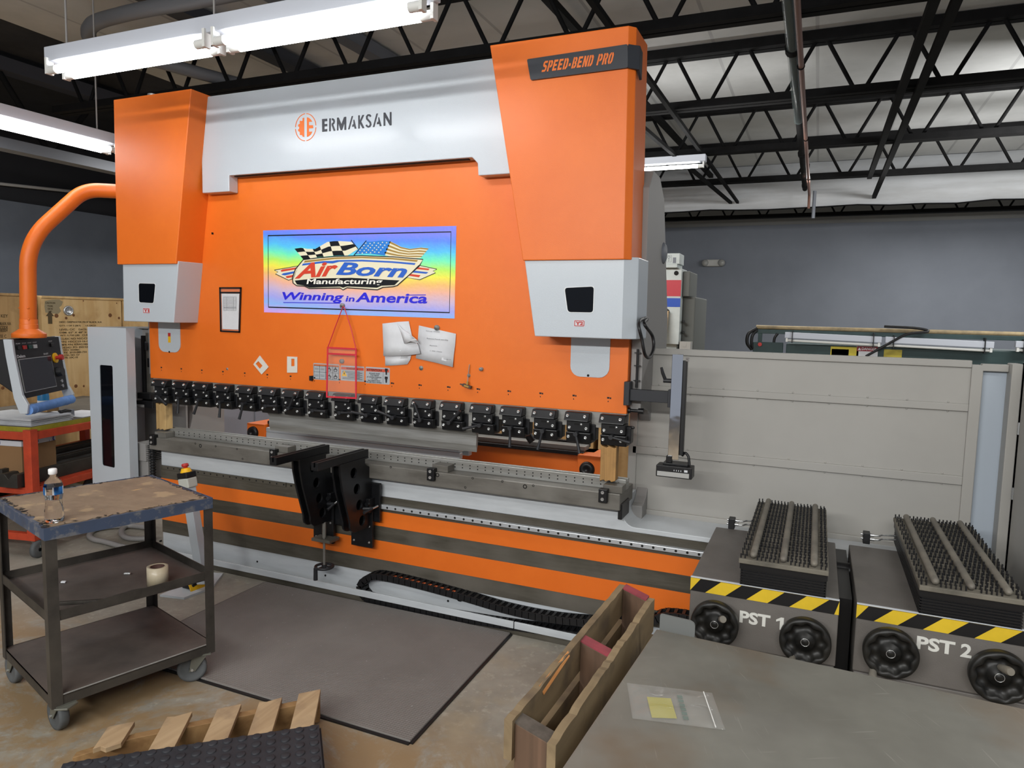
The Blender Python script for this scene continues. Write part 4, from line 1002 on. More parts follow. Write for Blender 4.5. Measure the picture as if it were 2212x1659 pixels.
prop(((1298, 958), (1339, 960), (1338, 1043), (1298, 1043)), 'split wood block propping the ram at the right end of the table', '#B48A54')

# ---- black sheet support arms on the front rail
def support(x1, dx, label, plates, holes, lev, wheel):
    """x1: right face; two hole plates under a slotted rail bar"""
    t = thing('sheet_support', label, 'support arm', (x1 - .02, 3.0, .83), 'black sheet support arms')
    b = MB(); z0, z1 = .829, .869
    for a0, a1, c0, c1 in ((x1 - .042, x1 - .027, z0, z1), (x1 - .017, x1, z0, z1), (x1 - .03, x1 - .015, z0, z0 + .016)): b.box(a0, a1, 2.738, 3.16, c0, c1)
    b.build('rail_bar', M['black'], t, .0015)
    prof = [(2.915, .829), (2.920, .765), (2.94, .68), (3.0, .5)] + [(3.045 + .045 * math.cos(q), .485 + .045 * math.sin(q)) for q in [math.radians(a_) for a_ in (190, 215, 240, 265)]] + [(3.19, .435), (3.19, .76), (3.13, .79), (3.13, .829)]
    h_ = [circ(y, z, .028, 20)[::-1] for y, z in holes]
    for nm, xx, hh in (('side_plate', x1 - .012, h_), ('side_plate', x1 - .057, h_)):
        MB().me(cut([prof] + hh, .011, (xx, 0, 0), (0, 1, 0), (0, 0, 1), (1, 0, 0))).build(nm, M['black'], t)
    MB().box(x1 - .062, x1 + .004, 2.91, 3.155, .820, .829).build('top_flange', M['black'], t)
    for (a0, a1, c0, c1, yy) in plates: MB().box(a0, a1, yy, yy + .02, c0, c1).build('mount_plate', M['black'], t, .003)
    a0, a1, c0, c1, yy = plates[1]; bb = MB()
    for xx in (a0 + .02, a1 - .02):
        for zz in (c0 + .03, c0 + .12, c1 - .02): bb.lathe([(0, -.004), (.005, -.004), (.006, 0)], (xx, yy, zz), (0, 1, 0), 10)
    bb.build('bolt_pattern', M['greyd'], t)
    c_ = ax(lev[0], lev[1], x1 + .03); d_ = ax(lev[2], lev[3], x1 + .05)
    MB().tube([V(x1 - .01, c_.y + .04, (c_.z + d_.z) / 2), c_.lerp(d_, .6)], .010, 10).tube([c_, c_.lerp(d_, .6)], [.009, .006], 10).build('lever', M['lev'], t)
    e_ = c_.lerp(d_, .62); MB().cyl(e_, d_, .0055, n=10).build('lever_end', M['bolt'], t)
    MB().box(x1 - .004, x1 + .02, 3.14, 3.2, .52, .60).cyl((x1 + .016, 3.135, .575), (x1 + .016, 3.12, .575), .012, n=12).build('slide_bracket', M['black'], t, .003)
    if wheel:
        wx, wy = -2.452, 3.12
        MB().box(-2.525, -2.40, 3.10, 3.19, .328, .345).build('wheel_bracket', M['band'], t, .002)
        MB().cyl((wx, wy, .44), (wx, wy, .352), .011, n=12).cyl((wx, wy, .352), (wx, wy, .19), .007, n=12).build('lead_screw', M['steeld'], t)
        w = MB().torus((wx, wy, .186), (0, 0, 1), .048, .008, 32, 8).cyl((wx, wy, .178), (wx, wy, .198), .014, n=16)
        for k in range(3):
            q = k * 2.094 + .4; w.bar((wx, wy, .186), (wx + .046 * math.cos(q), wy + .046 * math.sin(q), .186), .014, .007)
        w.cyl((wx - .036, wy - .03, .18), (wx - .036, wy - .03, .112), .011, .012, 14).build('handwheel', M['lev'], t)
    return t
def hl(x1, pts, s): return [(lambda p: (p.y, p.z))(ax(620 + a / 5.53, 980 + b / 5.53, x1)) for a, b in pts]
support(-2.445, 0, 'left black sheet support arm, the one with a small handwheel hanging below', ((-2.50, -2.36, .41, .677, 3.192), (-2.571, -2.432, .30, .53, 3.175)), hl(-2.455, [(300, 160), (338, 345), (372, 530), (410, 700)], 1), (708, 1101, 731, 1081), True)
support(-2.188, 0, 'right black sheet support arm, the one without a handwheel', ((-2.24, -2.137, .462, .676, 3.192), (-2.312, -2.172, .316, .55, 3.175)), hl(-2.198, [(780, 230), (818, 420), (848, 610), (882, 795)], 1), (786, 1108, 816, 1093), False)

# ---- laser receiver arm at the right end
t = thing('laser_arm', 'black arm with an upright chrome bar and sensor box right of the ram', 'sensor arm', (-.60, 3.22, .9))
MB().box(XB - .004, XB + .022, 3.2, 3.26, 1.20, 1.31).box(XB + .02, -.60, 3.215, 3.255, 1.222, 1.275).box(-.606, -.594, 3.20, 3.265, 1.205, 1.285).build('arm', mat('arm_black', '#24262B', rough=.45), t, .002)
a = [ay(*q, 3.20) for q in ((1456, 765), (1478, 765), (1474, 998), (1450, 998))]
MB().box(-.594, -.545, 3.20, 3.212, .968, 1.447).build('upright', M['chrome'], t, .0015)
MB().box(-.545, -.528, 3.205, 3.235, .99, 1.42).build('guide_rail', M['blackp'], t, .002)
MB().box(-.612, -.50, 3.18, 3.25, .945, .955).box(-.60, -.575, 3.19, 3.22, .955, .985).build('foot_bracket', M['black'], t, .002)
s_ = MB().box(-.638, -.478, 3.165, 3.24, .892, .945).build('sensor_box', M['blackp'], t, .003)
MB().box(-.632, -.49, 3.1635, 3.166, .897, .918).build('silver_strip', mat('brushed_silver', '#B5B6B4', rough=.4, metal=.4), s_)
MB().box(-.512, -.497, 3.1635, 3.166, .923, .933).build('white_tag', M['paper'], s_)
dd = MB()
for k in range(4): dd.box(-.558 + k * .010, -.555 + k * .010, 3.1635, 3.166, .924, .930)
dd.build('white_dot_row', M['paper'], s_)
MB().tube(spline([V(-.535, 3.23, .985), V(-.522, 3.225, 1.0), V(-.505, 3.22, .985), V(-.498, 3.215, .947)], 5), .006, 8).build('cable', M['blackp'], t)
MB().cyl((-.594, 3.21, 1.325), (-.63, 3.21, 1.325), .010, n=12).tube([(-.62, 3.21, 1.325), (-.632, 3.195, 1.36), (-.638, 3.19, 1.385)], [.008, .008, .006], 8).build('lever', M['lev'], t)
for z in (1.43, 1.42): MB().cyl((-.53, 3.2, z), (-.52, 3.19, z), .005, n=10).build('screw', M['greyd'], t)
# ---- left guard: tall grey cover with a dark slot window, and the gear behind it
t = thing('guard_cover', 'tall light grey guard cover with a dark slot window left of the press', 'machine guard', (-4.12, 3.2, .42))
g0 = [ay(*q, 3.1) for q in ((190, 706), (273, 712), (280, 1030), (198, 1040))]
gx0, gx1, gzt = -4.295, -3.945, g0[0].z
wn = [(lambda p: (p.x, p.z))(ay(*q, 3.1)) for q in ((215, 788), (243, 790), (248, 1011), (221, 1005))]
MB().me(cut([[(gx0, .42), (gx1, .42), (gx1, gzt), (gx0, gzt)], rpoly(wn, .014)[::-1]], .004, (0, 3.1, 0), N=(0, 1, 0))).box(gx1 - .004, gx1, 3.104, 3.16, .42, gzt).box(gx0, gx0 + .004, 3.104, 3.5, .42, gzt).box(gx0 + .004, gx1 - .004, 3.104, 3.16, gzt - .004, gzt).build('cover', M['grey'], t)
MB().me(cut([rpoly(wn, .014)], .003, (0, 3.104, 0), N=(0, 1, 0))).build('window', M['glassdark'], t)
MB().box(gx0, -3.9, 3.5, 3.515, .42, gzt).box(gx0, -3.9, 3.46, 3.515, gzt - .012, gzt).build('back_panel', M['greyd'], t)
t = thing('laser_arm', 'dark sensor arm with a chrome post half hidden behind the left guard cover', 'sensor arm', (-4.0, 3.3, 1.0))
MB().box(-4.02, -3.975, 3.30, 3.33, .99, 1.44).build('upright', M['steeld'], t, .002)
MB().box(-4.04, -4.02, 3.28, 3.34, 1.0, 1.42).box(-4.0, -3.925, 3.29, 3.335, 1.215, 1.275).build('arm', M['blackp'], t, .003)
MB().box(-4.05, -3.90, 3.24, 3.32, .955, 1.0).box(-4.05, -3.93, 3.25, 3.32, 1.01, 1.05).build('sensor_box', M['blackp'], t, .004)
MB().box(-4.05, -3.975, 3.238, 3.24, .958, .975).build('silver_strip', M['greyd'], t)
MB().tube([(-3.99, 3.28, 1.33), (-3.965, 3.26, 1.38)], .009, 8).build('lever', M['lev'], t)
t = thing('gear_motor', 'grey finned motor beside the left end of the table', 'motor', (-3.94, 3.2, .46))
mm = MB().box(-4.0, -3.90, 3.18, 3.3, .62, .735).box(-3.99, -3.895, 3.19, 3.3, .5, .62)
for k in range(9): mm.box(-3.90, -3.882, 3.18, 3.3, .628 + k * .012, .634 + k * .012)
mm.build('body', M['greyd'], t, .003)
MB().box(-4.02, -3.87, 3.15, 3.32, .46, .5).box(-3.95, -3.9, 3.25, 3.4, .40, .46).build('mount', M['darkgrey'], t)
hb = MB()
for k in range(26):
    z = .30 + k * .018; hb.torus((-3.862, 3.2, z), (.1, .2, 1), .014, .006, 14, 6)
hb.cyl((-3.862, 3.2, .25), (-3.862, 3.2, .78), .012, n=10); o = hb.build('coiled_hose', M['blackp'], None, origin=(-3.862, 3.2, .0)); tag(o, 'black ribbed hose running down beside the left end of the table', 'hose')

# ---- control pendant on its orange arm
t = thing('control_pendant', 'operator console with a dark screen hanging from a bent orange tube arm', 'control console', (-4.57, 2.9, .95))
path = arc_path([V(-3.95, 3.42, 2.33), ay(250, 413, 3.33), ay(182, 410, 3.22), ay(60, 520, 2.9), ay(61, 700, 2.9)], .17, 10)
arm = MB().tube(path, .046, 24).build('arm', M['orange'], t)
e = ay(62, 700, 2.9); MB().lathe([(.046, .03), (.05, .03), (.05, -.0), (.052, -.002), (.052, -.03), (.095, -.06), (.095, -.085), (.03, -.09)], e, (0, 0, 1), 16).build('swivel', M['orange'], t, .002)
bb = MB()
for dz in (.10, .03):
    for s in (-1, 1): bb.lathe([(0, .052), (.006, .052), (.007, .046)], e + V(0, 0, dz), (s * .8, -.5, 0), 10)
bb.build('arm_bolt_pattern', M['orange'], t)
U_ = V(-.53, .848, 0); N_ = V(.848, .53, 0); Z_ = V(0, 0, 1); p0 = V(-4.484, 2.75, 1.391)
def K(u, n, z): return p0 + U_ * u + N_ * n + Z_ * z
W_ = .60
def side(u0, u1):
    pr = [(-.045, 0), (.004, 0), (.012, -.09), (.050, -.34), (.080, -.40), (.072, -.455), (.03, -.455), (.0, -.36), (-.035, -.10)]
    return MB().prism([K(u0, n, z) for n, z in pr], U_ * (u1 - u0))
side(-.012, .012).build('side_frame', M['grey'], t, .003); side(W_ - .012, W_ + .012).build('side_frame', M['grey'], t, .003)
fp = [(0, -.004), (.008, -.088), (.047, -.364)]
pan = MB().prism([K(.012, n, z) for n, z in fp] + [K(.012, n - .03, z) for n, z in fp[::-1]], U_ * (W_ - .024)).build('front_panel', M['blackp'], t)
MB().prism([K(0, -.02, 0), K(0, -.30, -.02), K(0, -.30, -.10), K(0, .02, -.35), K(0, -.02, -.1)], U_ * W_).build('back_housing', M['blackp'], t, .006)
MB().box(0, 0, 0, 0, 0, 0) if False else None
fn = (K(0, .047, -.364) - K(0, .008, -.088)).normalized(); fo = U_.cross(fn); fo = fo if fo.dot(N_) > 0 else -fo
def F(u, w, d=0): return K(0, .008, -.088) + U_ * u + fn * w + fo * d
def face(mb, u0, u1, w0, w1, d0, d1): return mb.loft([F(u0, w0, d0), F(u1, w0, d0), F(u1, w1, d0), F(u0, w1, d0)], [F(u0, w0, d1), F(u1, w0, d1), F(u1, w1, d1), F(u0, w1, d1)])
face(MB(), .03, .435, .035, .245, .0, .004).build('bezel', mat('silver_bezel', '#B9BBBB', rough=.3, metal=.5), pan)
face(MB(), .037, .428, .040, .240, .003, .006).build('screen', mat('screen_glass', '#272B31', rough=.1, spec=.6), pan)
b = MB().cyl(F(.49, .055, 0), F(.49, .055, .008), .034, n=24).build('stop_collar', M['yellow'], pan)
MB().cyl(F(.49, .055, .008), F(.49, .055, .03), .012, n=18).cyl(F(.49, .055, .03), F(.49, .055, .05), .019, n=18).build('stop_button', M['red'], pan)
MB().cyl(F(.50, .15, 0), F(.50, .15, .03), .033, .03, 24).build('jog_dial', M['lev'], pan)
for w in (.215, .248): MB().cyl(F(.52, w, 0), F(.52, w, .006), .012, n=18).build('key_switch', M['bolt'], pan)
tn = (K(0, .008, -.088) - K(0, 0, -.004)).normalized(); to = U_.cross(tn); to = to if to.dot(N_) > 0 else -to
def G(u, w, d=0): return K(0, 0, -.004) + U_ * u + tn * w + to * d
for u, c_, nm in ((.06, 'blackp', 'selector'), (.125, 'red', 'red_button'), (.19, None, 'green_button'), (.25, 'paper', 'white_button'), (.47, 'blackp', 'selector')):
    m_ = M[c_] if c_ else mat('green_button', '#24514A', rough=.4)
    MB().obox(G(u, .05, .004), U_ * .018, tn * .012, to * .006).build(nm, m_, pan, .002)
tx = MB()
for u, s_ in ((.035, 'PUMP'), (.105, 'STOP'), (.17, 'START'), (.235, 'RESET'), (.44, 'FOOT')): tx.me(text(s_, G(u, .028, .0006), U_, -tn, .05, .007, 0, 0, .0004, to))
tx.me(text('Delem', F(.025, .028, .0006), U_, -fn, .095, .019, .02, 0, .0004, fo)); tx.me(text('DA-53T', F(.35, .026, .0006), U_, -fn, .06, .011, 0, 0, .0004, fo))
tx.build('panel_lettering', M['paper'], pan)
a, b = K(.0, .066, -.435), K(W_, .066, -.435)
hd = MB().cyl(a.lerp(b, .02), a.lerp(b, .98), .030, n=24); 
hd.torus(a.lerp(b, .12), U_, .029, .003, 24, 6).torus(a.lerp(b, .85), U_, .029, .003, 24, 6)
hd.build('foam_handle', mat('blue_foam', '#6F9BDD', rough=.75, col2='#5F8ACB', scale=14, bump=.4, bscale=120), t)

# ================================================================ SHEET FOLLOWER UNITS AT THE RIGHT
M['hammer'] = mat('grey_hammer_paint', '#6E6A66', rough=.5, col2='#605C58', scale=3, bump=.25, bscale=260, col3='#7A766E', scale3=2)
M['dust'] = mat('dusty_plate', '#6F6A5F', rough=.75, col2='#55524A', scale=14, col3='#7C776B', scale3=4)
M['roller'] = mat('dusty_tube', '#7C776C', rough=.6, col2='#65615A', scale=9)
M['hazy'] = mat('hazard_yellow', '#DDBB2C', rough=.5, col2='#CFAF28', scale=8)
def follower(x0, x1, tag_, label, lx, bx0, bx1, wheels, blk):
    yf, yb, zt = 2.48, 3.15, .70
    t = thing('sheet_follower', label, 'sheet follower', ((x0 + x1) / 2, 2.8, 0), 'bending followers at the right of the press')
    zq = .475
    b = MB().box(x0, x1, yf, yb, zq, zt).box(x0 + .003, x1 - .003, yf + .004, yb, .30, zq - .003)
    b.build('housing', M['hammer'], t, .004)
    MB().box(x0 + .02, x1 - .02, yf + .1, yb, 0, .30).build('foot', M['blackp'], t)
    if x0 < 0: MB().box(x1 + .004, x1 + .045, yf + .14, yb + .05, .05, .66).cyl((x1 - .02, 2.98, .645), (x1 + .06, 2.98, .645), .03, n=16).build('link_cover', M['blackp'], t)
    # hazard tape
    zt1, zt0 = zt - .002, zt - .048; y = yf - .001
    tp = MB().box(x0, x1, y, yf, zt0, zt1).build('hazard_tape', M['hazy'], t)
    sl = .052; per = .1375; bk = MB(); k = -1
    while True:
        a = x0 + .034 + per * k; k += 1
        if a > x1: break
        P = [(a, zt1), (a + .069, zt1), (a + .069 - sl, zt0), (a - sl, zt0)]
        Q = []
        for i in range(4):       # clip to the tape
            (xa, za), (xb_, zb_) = P[i], P[(i + 1) % 4]
            for (lo, hi) in ((x0, x1),):
                pass
            Q.append((min(max(xa, x0), x1), za))
        if max(q[0] for q in Q) - min(q[0] for q in Q) > .004: bk.me(cut([Q], .0006, (0, y - .0006, 0), N=(0, 1, 0)))
    bk.build('black_stripes', M['blackp'], tp)
    MB().box(x0, x1, yf - .003, yf + .006, zt, zt + .003).build('top_edge', M['white'], t)
    a = ay(*lx[0], yf); c_ = ay(*lx[1], yf)
    k_ = .70; lm = MB().me(text('PST', (a.x, yf - .0004, a.z), (1, 0, 0), (0, 0, 1), (c_.x - a.x) * k_, .043, .035, 0, .0006, (0, -1, 0)))
    if tag_[-1] == '1':
        q = a.x + (c_.x - a.x) * .83; w_ = (c_.x - a.x) * .17
        lm.me(cut([[(q + w_ * .5, a.z), (q + w_, a.z), (q + w_, a.z + .043), (q + w_ * .62, a.z + .043), (q, a.z + .033), (q, a.z + .026), (q + w_ * .5, a.z + .031)]], .0006, (0, yf - .001, 0), N=(0, 1, 0)))
    else: lm.me(text('2', (a.x + (c_.x - a.x) * .80, yf - .0004, a.z), (1, 0, 0), (0, 0, 1), (c_.x - a.x) * .20, .043, .03, 0, .0006, (0, -1, 0)))
    lm.build('lettering', mat('white_letter_' + tag_[-1], '#D5D5CF', rough=.5), t)
    # brush table on folded bellows
    zb = .782
    MB().box(bx0, bx1, 2.46, 3.30, zb, zb + .016).build('brush_plate', M['dust'], t, .002)
    bl = MB(); n = 13
    for k in range(n):
        z = zt + (zb - .022 - zt) * k / n; i = .006 if k % 2 else 0
        bl.box(bx0 + .006 + i, bx1 - .004 - i, 2.478 + i, 3.285 - i, z, z + (zb - .022 - zt) / n)
    bl.box(bx0 + .003, bx1 - .002, 2.474, 3.29, zb - .022, zb).build('bellows', M['blackp'], t)
    rows = 27; cols = 21; br = MB(); rx = [bx0 + (bx1 - bx0) * f for f in (.16, .5, .84)]
    for i in range(rows):
        for j in range(cols):
            x = bx0 + .006 + (bx1 - bx0 - .012) * (j + .5 * (i % 2) * .5) / (cols - .7)
            if min(abs(x - r) for r in rx) < .013: continue
            yy = 2.472 + (3.288 - 2.472) * i / (rows - 1); h_ = .0145 + .003 * random.random(); r = .0023
            q = [V(x - r, yy - r, 0), V(x + r, yy - r, 0), V(x + r, yy + r, 0), V(x - r, yy + r, 0)]
            br.add([p + V(0, 0, zb + .016) for p in q] + [p + V(0, 0, zb + .016 + h_) for p in q], [(0, 1, 5, 4), (1, 2, 6, 5), (2, 3, 7, 6), (3, 0, 4, 7), (4, 5, 6, 7)])
    o = br.build('brush_bristles', M['blackp'], t); o['kind'] = 'stuff'
    for r in rx:
        pr = [(.0, -.413), (.005, -.411), (.0095, -.406), (.0115, -.398), (.0115, .398), (.0095, .406), (.005, .411), (0, .413)]
        MB().lathe(pr, (r, 2.885, zb + .028), (0, 1, 0), 16).build('roller_bar', M['roller'], t)
    # hydraulic block with bent tubes
    p = az(*blk, zt); h_ = MB().box(p.x - .012, p.x + .014, p.y - .022, p.y + .022, zt, zt + .045).build('valve_block', M['blackp'], t, .002)
    tb = MB()
    for k, dy in enumerate((-.01, .008)):
        tb.tube(arc_path([V(p.x + .014, p.y + dy, zt + .02 + .012 * k), V(p.x + .05, p.y + dy, zt + .02 + .012 * k), V(p.x + .055, p.y + dy + .02, zt + .02 + .012 * k), V(bx0 + .01, p.y + dy + .03, zt + .022 + .012 * k)], .012), .0038, 8)
        tb.cyl((p.x + .012, p.y + dy, zt + .02 + .012 * k), (p.x + .03, p.y + dy, zt + .02 + .012 * k), .0075, n=6)
        tb.cyl((p.x - .02, p.y + dy, zt + .02 + .012 * k), (p.x - .01, p.y + dy, zt + .02 + .012 * k), .005, n=8)
    tb.build('hydraulic_tubes', M['bolt'], h_)
    a = az(blk[0] - 70, blk[1] + 98, zt + .0006)
    # lobed handwheels with fold-out grips
    for cx, cz_, gp in wheels:
        o_ = V(cx, 2.42, cz_)
        lob = lambda q, k: 1 + (.07 * math.cos(9 * q) if 5 <= k <= 7 else 0)
        pr = [(.012, .03), (.070, .032), (.079, .024), (.079, 0), (.075, -.006), (.066, -.006), (.060, -.002), (.058, .02), (.03, .018), (.028, .006), (.012, .004), (.011, .002), (0, .002)]
        w = MB().lathe(pr, o_, (0, 1, 0), 72, 0, lob).cyl(o_ + V(0, .03, 0), (cx, yf, cz_), .02, n=16).build('handwheel', mat('wheel_black', '#141413', rough=.45, col2='#1F1E1B', scale=5) if 'wheel' not in M else M['wheel'], t)
        M['wheel'] = w.data.materials[0]
        MB().torus(o_ + V(0, .002, 0), (0, 1, 0), .0125, .0011, 28, 6).build('hub_ring', M['bolt'], w)
        if gp:
            a = o_ + V(gp[0], .01, gp[1]); b_ = a + V(gp[2], -.05, gp[3])
            MB().tube([a, a.lerp(b_, .2), a.lerp(b_, .8), b_], [.009, .011, .013, .011], 14).build('grip', M['roller'], w)
    return t
pst1 = follower(-.361, .116, 'PST 1', 'sheet follower lettered PST 1 with brush table and hazard tape, beside the press bed', ((1597, 1344), (1692, 1361)), -.202, .078,
         [(-.267, .566, (.02, .02, .012, .022)), (.02, .563, (-.035, -.06, 0, -.006))], (1580, 1140))
follower(.167, .66, 'PST 2', 'sheet follower lettered PST 2 with brush table and hazard tape, at the right edge', ((1979, 1401), (2098, 1422)), .335, .615,
         [(.267, .577, (-.045, -.06, -.004, -.022)), (.554, .566, (.0, .03, .016, .012))], (1870, 1172))
# ---- cable chain lying along the toe of the press
t = thing('cable_chain', 'black cable drag chain looped along the foot of the press bed', 'cable chain', (-1.3, 3.2, 0))
def cp(px, py): p = ay(px, py, 3.18); return V(p.x, 3.205, p.z)
pth = spline([V(.5, 3.205, .19), cp(1495, 1337), cp(1400, 1343), cp(1300, 1346), cp(1200, 1338), cp(1100, 1319), cp(1000, 1290), cp(900, 1263), cp(830, 1247), cp(803, 1246), cp(784, 1256), cp(778, 1270), cp(784, 1285), cp(803, 1296), cp(900, 1318), cp(1000, 1336), cp(1100, 1352), cp(1250, 1372), V(-.7, 3.205, .088), V(-.2, 3.205, .088)], 10)
L_ = [0]
for a, b in zip(pth, pth[1:]): L_.append(L_[-1] + (b - a).length)
def along(s_):
    s_ = max(0, min(s_, L_[-1] - 1e-4))
    for i in range(len(L_) - 1):
        if L_[i + 1] >= s_: f = (s_ - L_[i]) / max(L_[i + 1] - L_[i], 1e-9); return pth[i].lerp(pth[i + 1], f), (pth[i + 1] - pth[i]).normalized()
lk = MB(); cb = MB(); n = int(L_[-1] / .036)
for k in range(n):
    p, d = along((k + .5) * .036); up = V(0, -1, 0).cross(d).normalized()
    for s in (-1, 1): lk.obox(p + V(0, s * .032, 0), d * .0195, V(0, .004, 0), up * .017)
    lk.obox(p + up * .016, d * .007, V(0, .03, 0), up * .0025); lk.obox(p - up * .016, d * .007, V(0, .03, 0), up * .0025)
lk.build('link_chain', M['blackp'], t)
MB().tube([along(k * .05)[0] + V(0, .012, 0) for k in range(44, 53)], .006, 8).build('orange_cable', mat('orange_cable', '#D9693A', rough=.5), t)
MB().tube([along(k * .05)[0] - V(0, .012, 0) for k in range(4, int(L_[-1] / .05))], .008, 8).build('black_cable', M['blackp'], t)

# ================================================================ BEHIND AND BESIDE THE PRESS
M['fence'] = mat('beige_grey_fence', '#A6A49F', rough=.5, col2='#9F9D98', scale=1.5)
t = thing('guard_fence', 'beige grey sheet metal guard fence along the right side behind the followers', 'safety fence', (0, 3.55, 0))
fy = 3.5; fx0, fx1 = -.83, .604
MB().box(fx0, fx1 + .04, fy + .012, fy + .018, .1, 1.44).build('panel', M['fence'], t)
for z0, z1 in ((1.427, 1.457), (1.240, 1.272), (.922, .961), (.603, .642), (.10, .14)):
    MB().box(fx0, fx1, fy, fy + .04, z0, z1).build('rail', M['fence'], t, .003)
for x in (fx0 - .02, fx1): MB().box(x, x + .042, fy, fy + .04, 0, 1.44).build('post', M['fence'], t, .003)
MB().box(.64, .735, fy + .0, fy + .04, 1.415, 1.445).build('rail', M['fence'], t, .003)
MB().box(.64, .80, fy + .03, fy + .04, .0, 1.42).build('end_panel', mat('pale_blue_panel', '#A9B3BE', rough=.6), t)
MB().box(.735, .772, fy - .05, fy + .04, 0, 1.452).build('post', M['fence'], t, .003)
dr = MB().box(.776, .80, fy - .45, fy - .02, .05, 1.46).box(.776, 1.4, fy - .06, fy - .02, .05, 1.46).build('door_leaf', M['fence'], t, .003)
for z in (1.19, .92): MB().cyl((.774, fy - .055, z - .025), (.774, fy - .055, z + .025), .006, n=10).build('hinge', M['bolt'], dr)
rv = MB()
for z in (1.236, 1.276, .918, .965): 
    for k in range(9): rv.lathe([(0, -.003), (.004, -.002), (.005, 0)], (fx0 + .12 + k * .155, fy + .012, z), (0, 1, 0), 8)
rv.build('rivet_pattern', M['fence'], t)

# plywood crates: along the left wall and behind the press
ply = wood('plywood_face', '#CBAD7C', '#BC9A66', 'z', 5, 3.5, '#AE8C5A'); ply_d = wood('plywood_face_shaded', '#AE8E60', '#9A7A4E', 'z', 5, 3.5, '#8A6C44')  # ply_d is a darker copy of ply, shadowed look put into its colour
def crate(x0, x1, y0, y1, z1, m, label, batten=True, z0=.12):
    t = thing('plywood_crate', label, 'crate', ((x0 + x1) / 2, (y0 + y1) / 2, 0), 'plywood shipping crates')
    MB().box(x0, x1, y0, y1, z0, z1).build('panel', m, t, .002)
    MB().box(x0 - .005, x1 + .012, y0, y1, z1, z1 + .02).build('lid', m, t, .002)
    sk = MB()
    for f in (.05, .5, .95): 
        y = y0 + (y1 - y0) * f; MB().box(x0, x1, y - .045, y + .045, 0, z0).build('skid', M['wood'], t, .003)
    return t
XC = -6.0
yb0, yb1, yb2 = ax(88, 700, XC).y, ax(263, 700, XC).y, 6.2
c2 = crate(XC - 1.2, XC, yb0 + .01, yb1, 1.662, ply, 'pale plywood crate with stencilled lettering standing behind the console')
c1 = crate(XC - 1.2, XC - .03, 2.6, yb0 - .01, 1.672, ply_d, 'plywood crate, face toned darker for shade, at the left edge behind the orange table')
crate(XC - 1.2, XC + .01, yb1 + .01, yb2, 1.66, ply, 'plywood crate mostly hidden behind the small orange tower')
Mst = mat('stencil_ink', '#4E4129', rough=.8)
def stc(mb, s_, px, py, px2, h_):
    a = ax(px, py, XC); b = ax(px2, py, XC); return mb.me(text(s_, (XC + .001, a.y, a.z), (0, 1, 0), (0, 0, 1), b.y - a.y, h_, .012, 0, .001, (1, 0, 0)))
tx = MB()
for s_, x, y, x2 in (('DESC: DEEPWATER PROP BLADE, R.H.', 128, 698, 220), ('QTY: 1 OF 5 (SET)      UI: EACH', 128, 706, 207), ('LEVEL: C/C    DATE: 10/24', 128.5, 714, 205), ('DIM: 65" X 48" X 24"', 129, 720.5, 200), ('WT: 3,750 LBS   CUBE: 42', 129.5, 727, 203), ('CLASC NO: N5C-C22 3040', 131, 734, 206), ('P/N: H5CC23-16-C-AC', 131, 740.5, 204), ('MFR P/N: K9W21000BA-D', 132, 747, 206), ('DE2421 PO: 4501520', 133, 753, 193), ('TPO: 103446C', 136, 758.5, 173), ('PX: 2010-080-733', 138, 764, 187), ('LOG. NO: 127', 139, 769.5, 172), ('PR: X9C-10', 140, 775, 168)):
    stc(tx, s_, x, y, x2, .016)
for s_, x, y, x2 in (('CAUTION', 98, 656, 119), ('THIS', 102, 663, 114), ('SIDE', 103, 669, 114), ('UP', 105, 675, 112)): stc(tx, s_, x, y, x2, .015)
pa = MB().me(cut([[(lambda p: (p.y, p.z))(ax(x, y, XC)) for x, y in ((97, 650), (112, 647), (128, 647), (136, 652), (133, 660), (128, 664), (132, 672), (126, 678), (110, 677), (98, 675), (96, 662))][::-1]], .0004, (XC + .0002, 0, 0), (0, 1, 0), (0, 0, 1), (1, 0, 0)))
pa.build('painted_over_patch', mat('grey_overspray', '#8C8064', rough=.8), c2)
a = ax(108, 688, XC)
tx.me(cut([[(-.018, -.045), (.018, -.045), (.018, .02), (.035, .02), (0, .065), (-.035, .02), (-.018, .02)]], .001, (XC + .001, a.y, a.z), (0, 1, 0), (0, 0, 1), (1, 0, 0)))
tx.build('stencil_lettering', Mst, c2)
a = ax(147, 671, XC); MB().lathe([(0, .006), (.03, .006), (.034, .014), (.042, .012), (.044, 0)], a, (1, 0, 0), 28).build('vent_cap', M['bolt'], c2)
kn = MB()
for q, r in (((122, 682), .018), ((159, 681), .012), ((238, 681), .018), ((257, 687), .012), ((143, 687), .012), ((164, 834), .016), ((181, 834), .010), ((6, 838), .014), ((180, 650), .006), ((252, 655), .006)):
    a = ax(*q, XC); kn.lathe([(0, .0015), (r * .8, .0012), (r, 0)], a, (1, 0, 0), 16)
kn.build('knot_pattern', mat('wood_knot', '#6B4526', rough=.8), c2)
a = ax(60, 660, XC - .03)
tx = MB()
for s_, x, y, x2 in (('KEY', 2, 686, 17), ('BLADE, R.H.', 0, 703, 24), ('CODE', 0, 711, 17), ('10/2024', 0, 717, 16), ('SE C', 0, 730, 14)):
    a = ax(x, y, XC - .03); b = ax(x2, y, XC - .03); tx.me(text(s_, (XC - .029, a.y, a.z), (0, 1, 0), (0, 0, 1), b.y - a.y, .026, .01, 0, .001, (1, 0, 0)))
tx.build('stencil_lettering', Mst, c1)
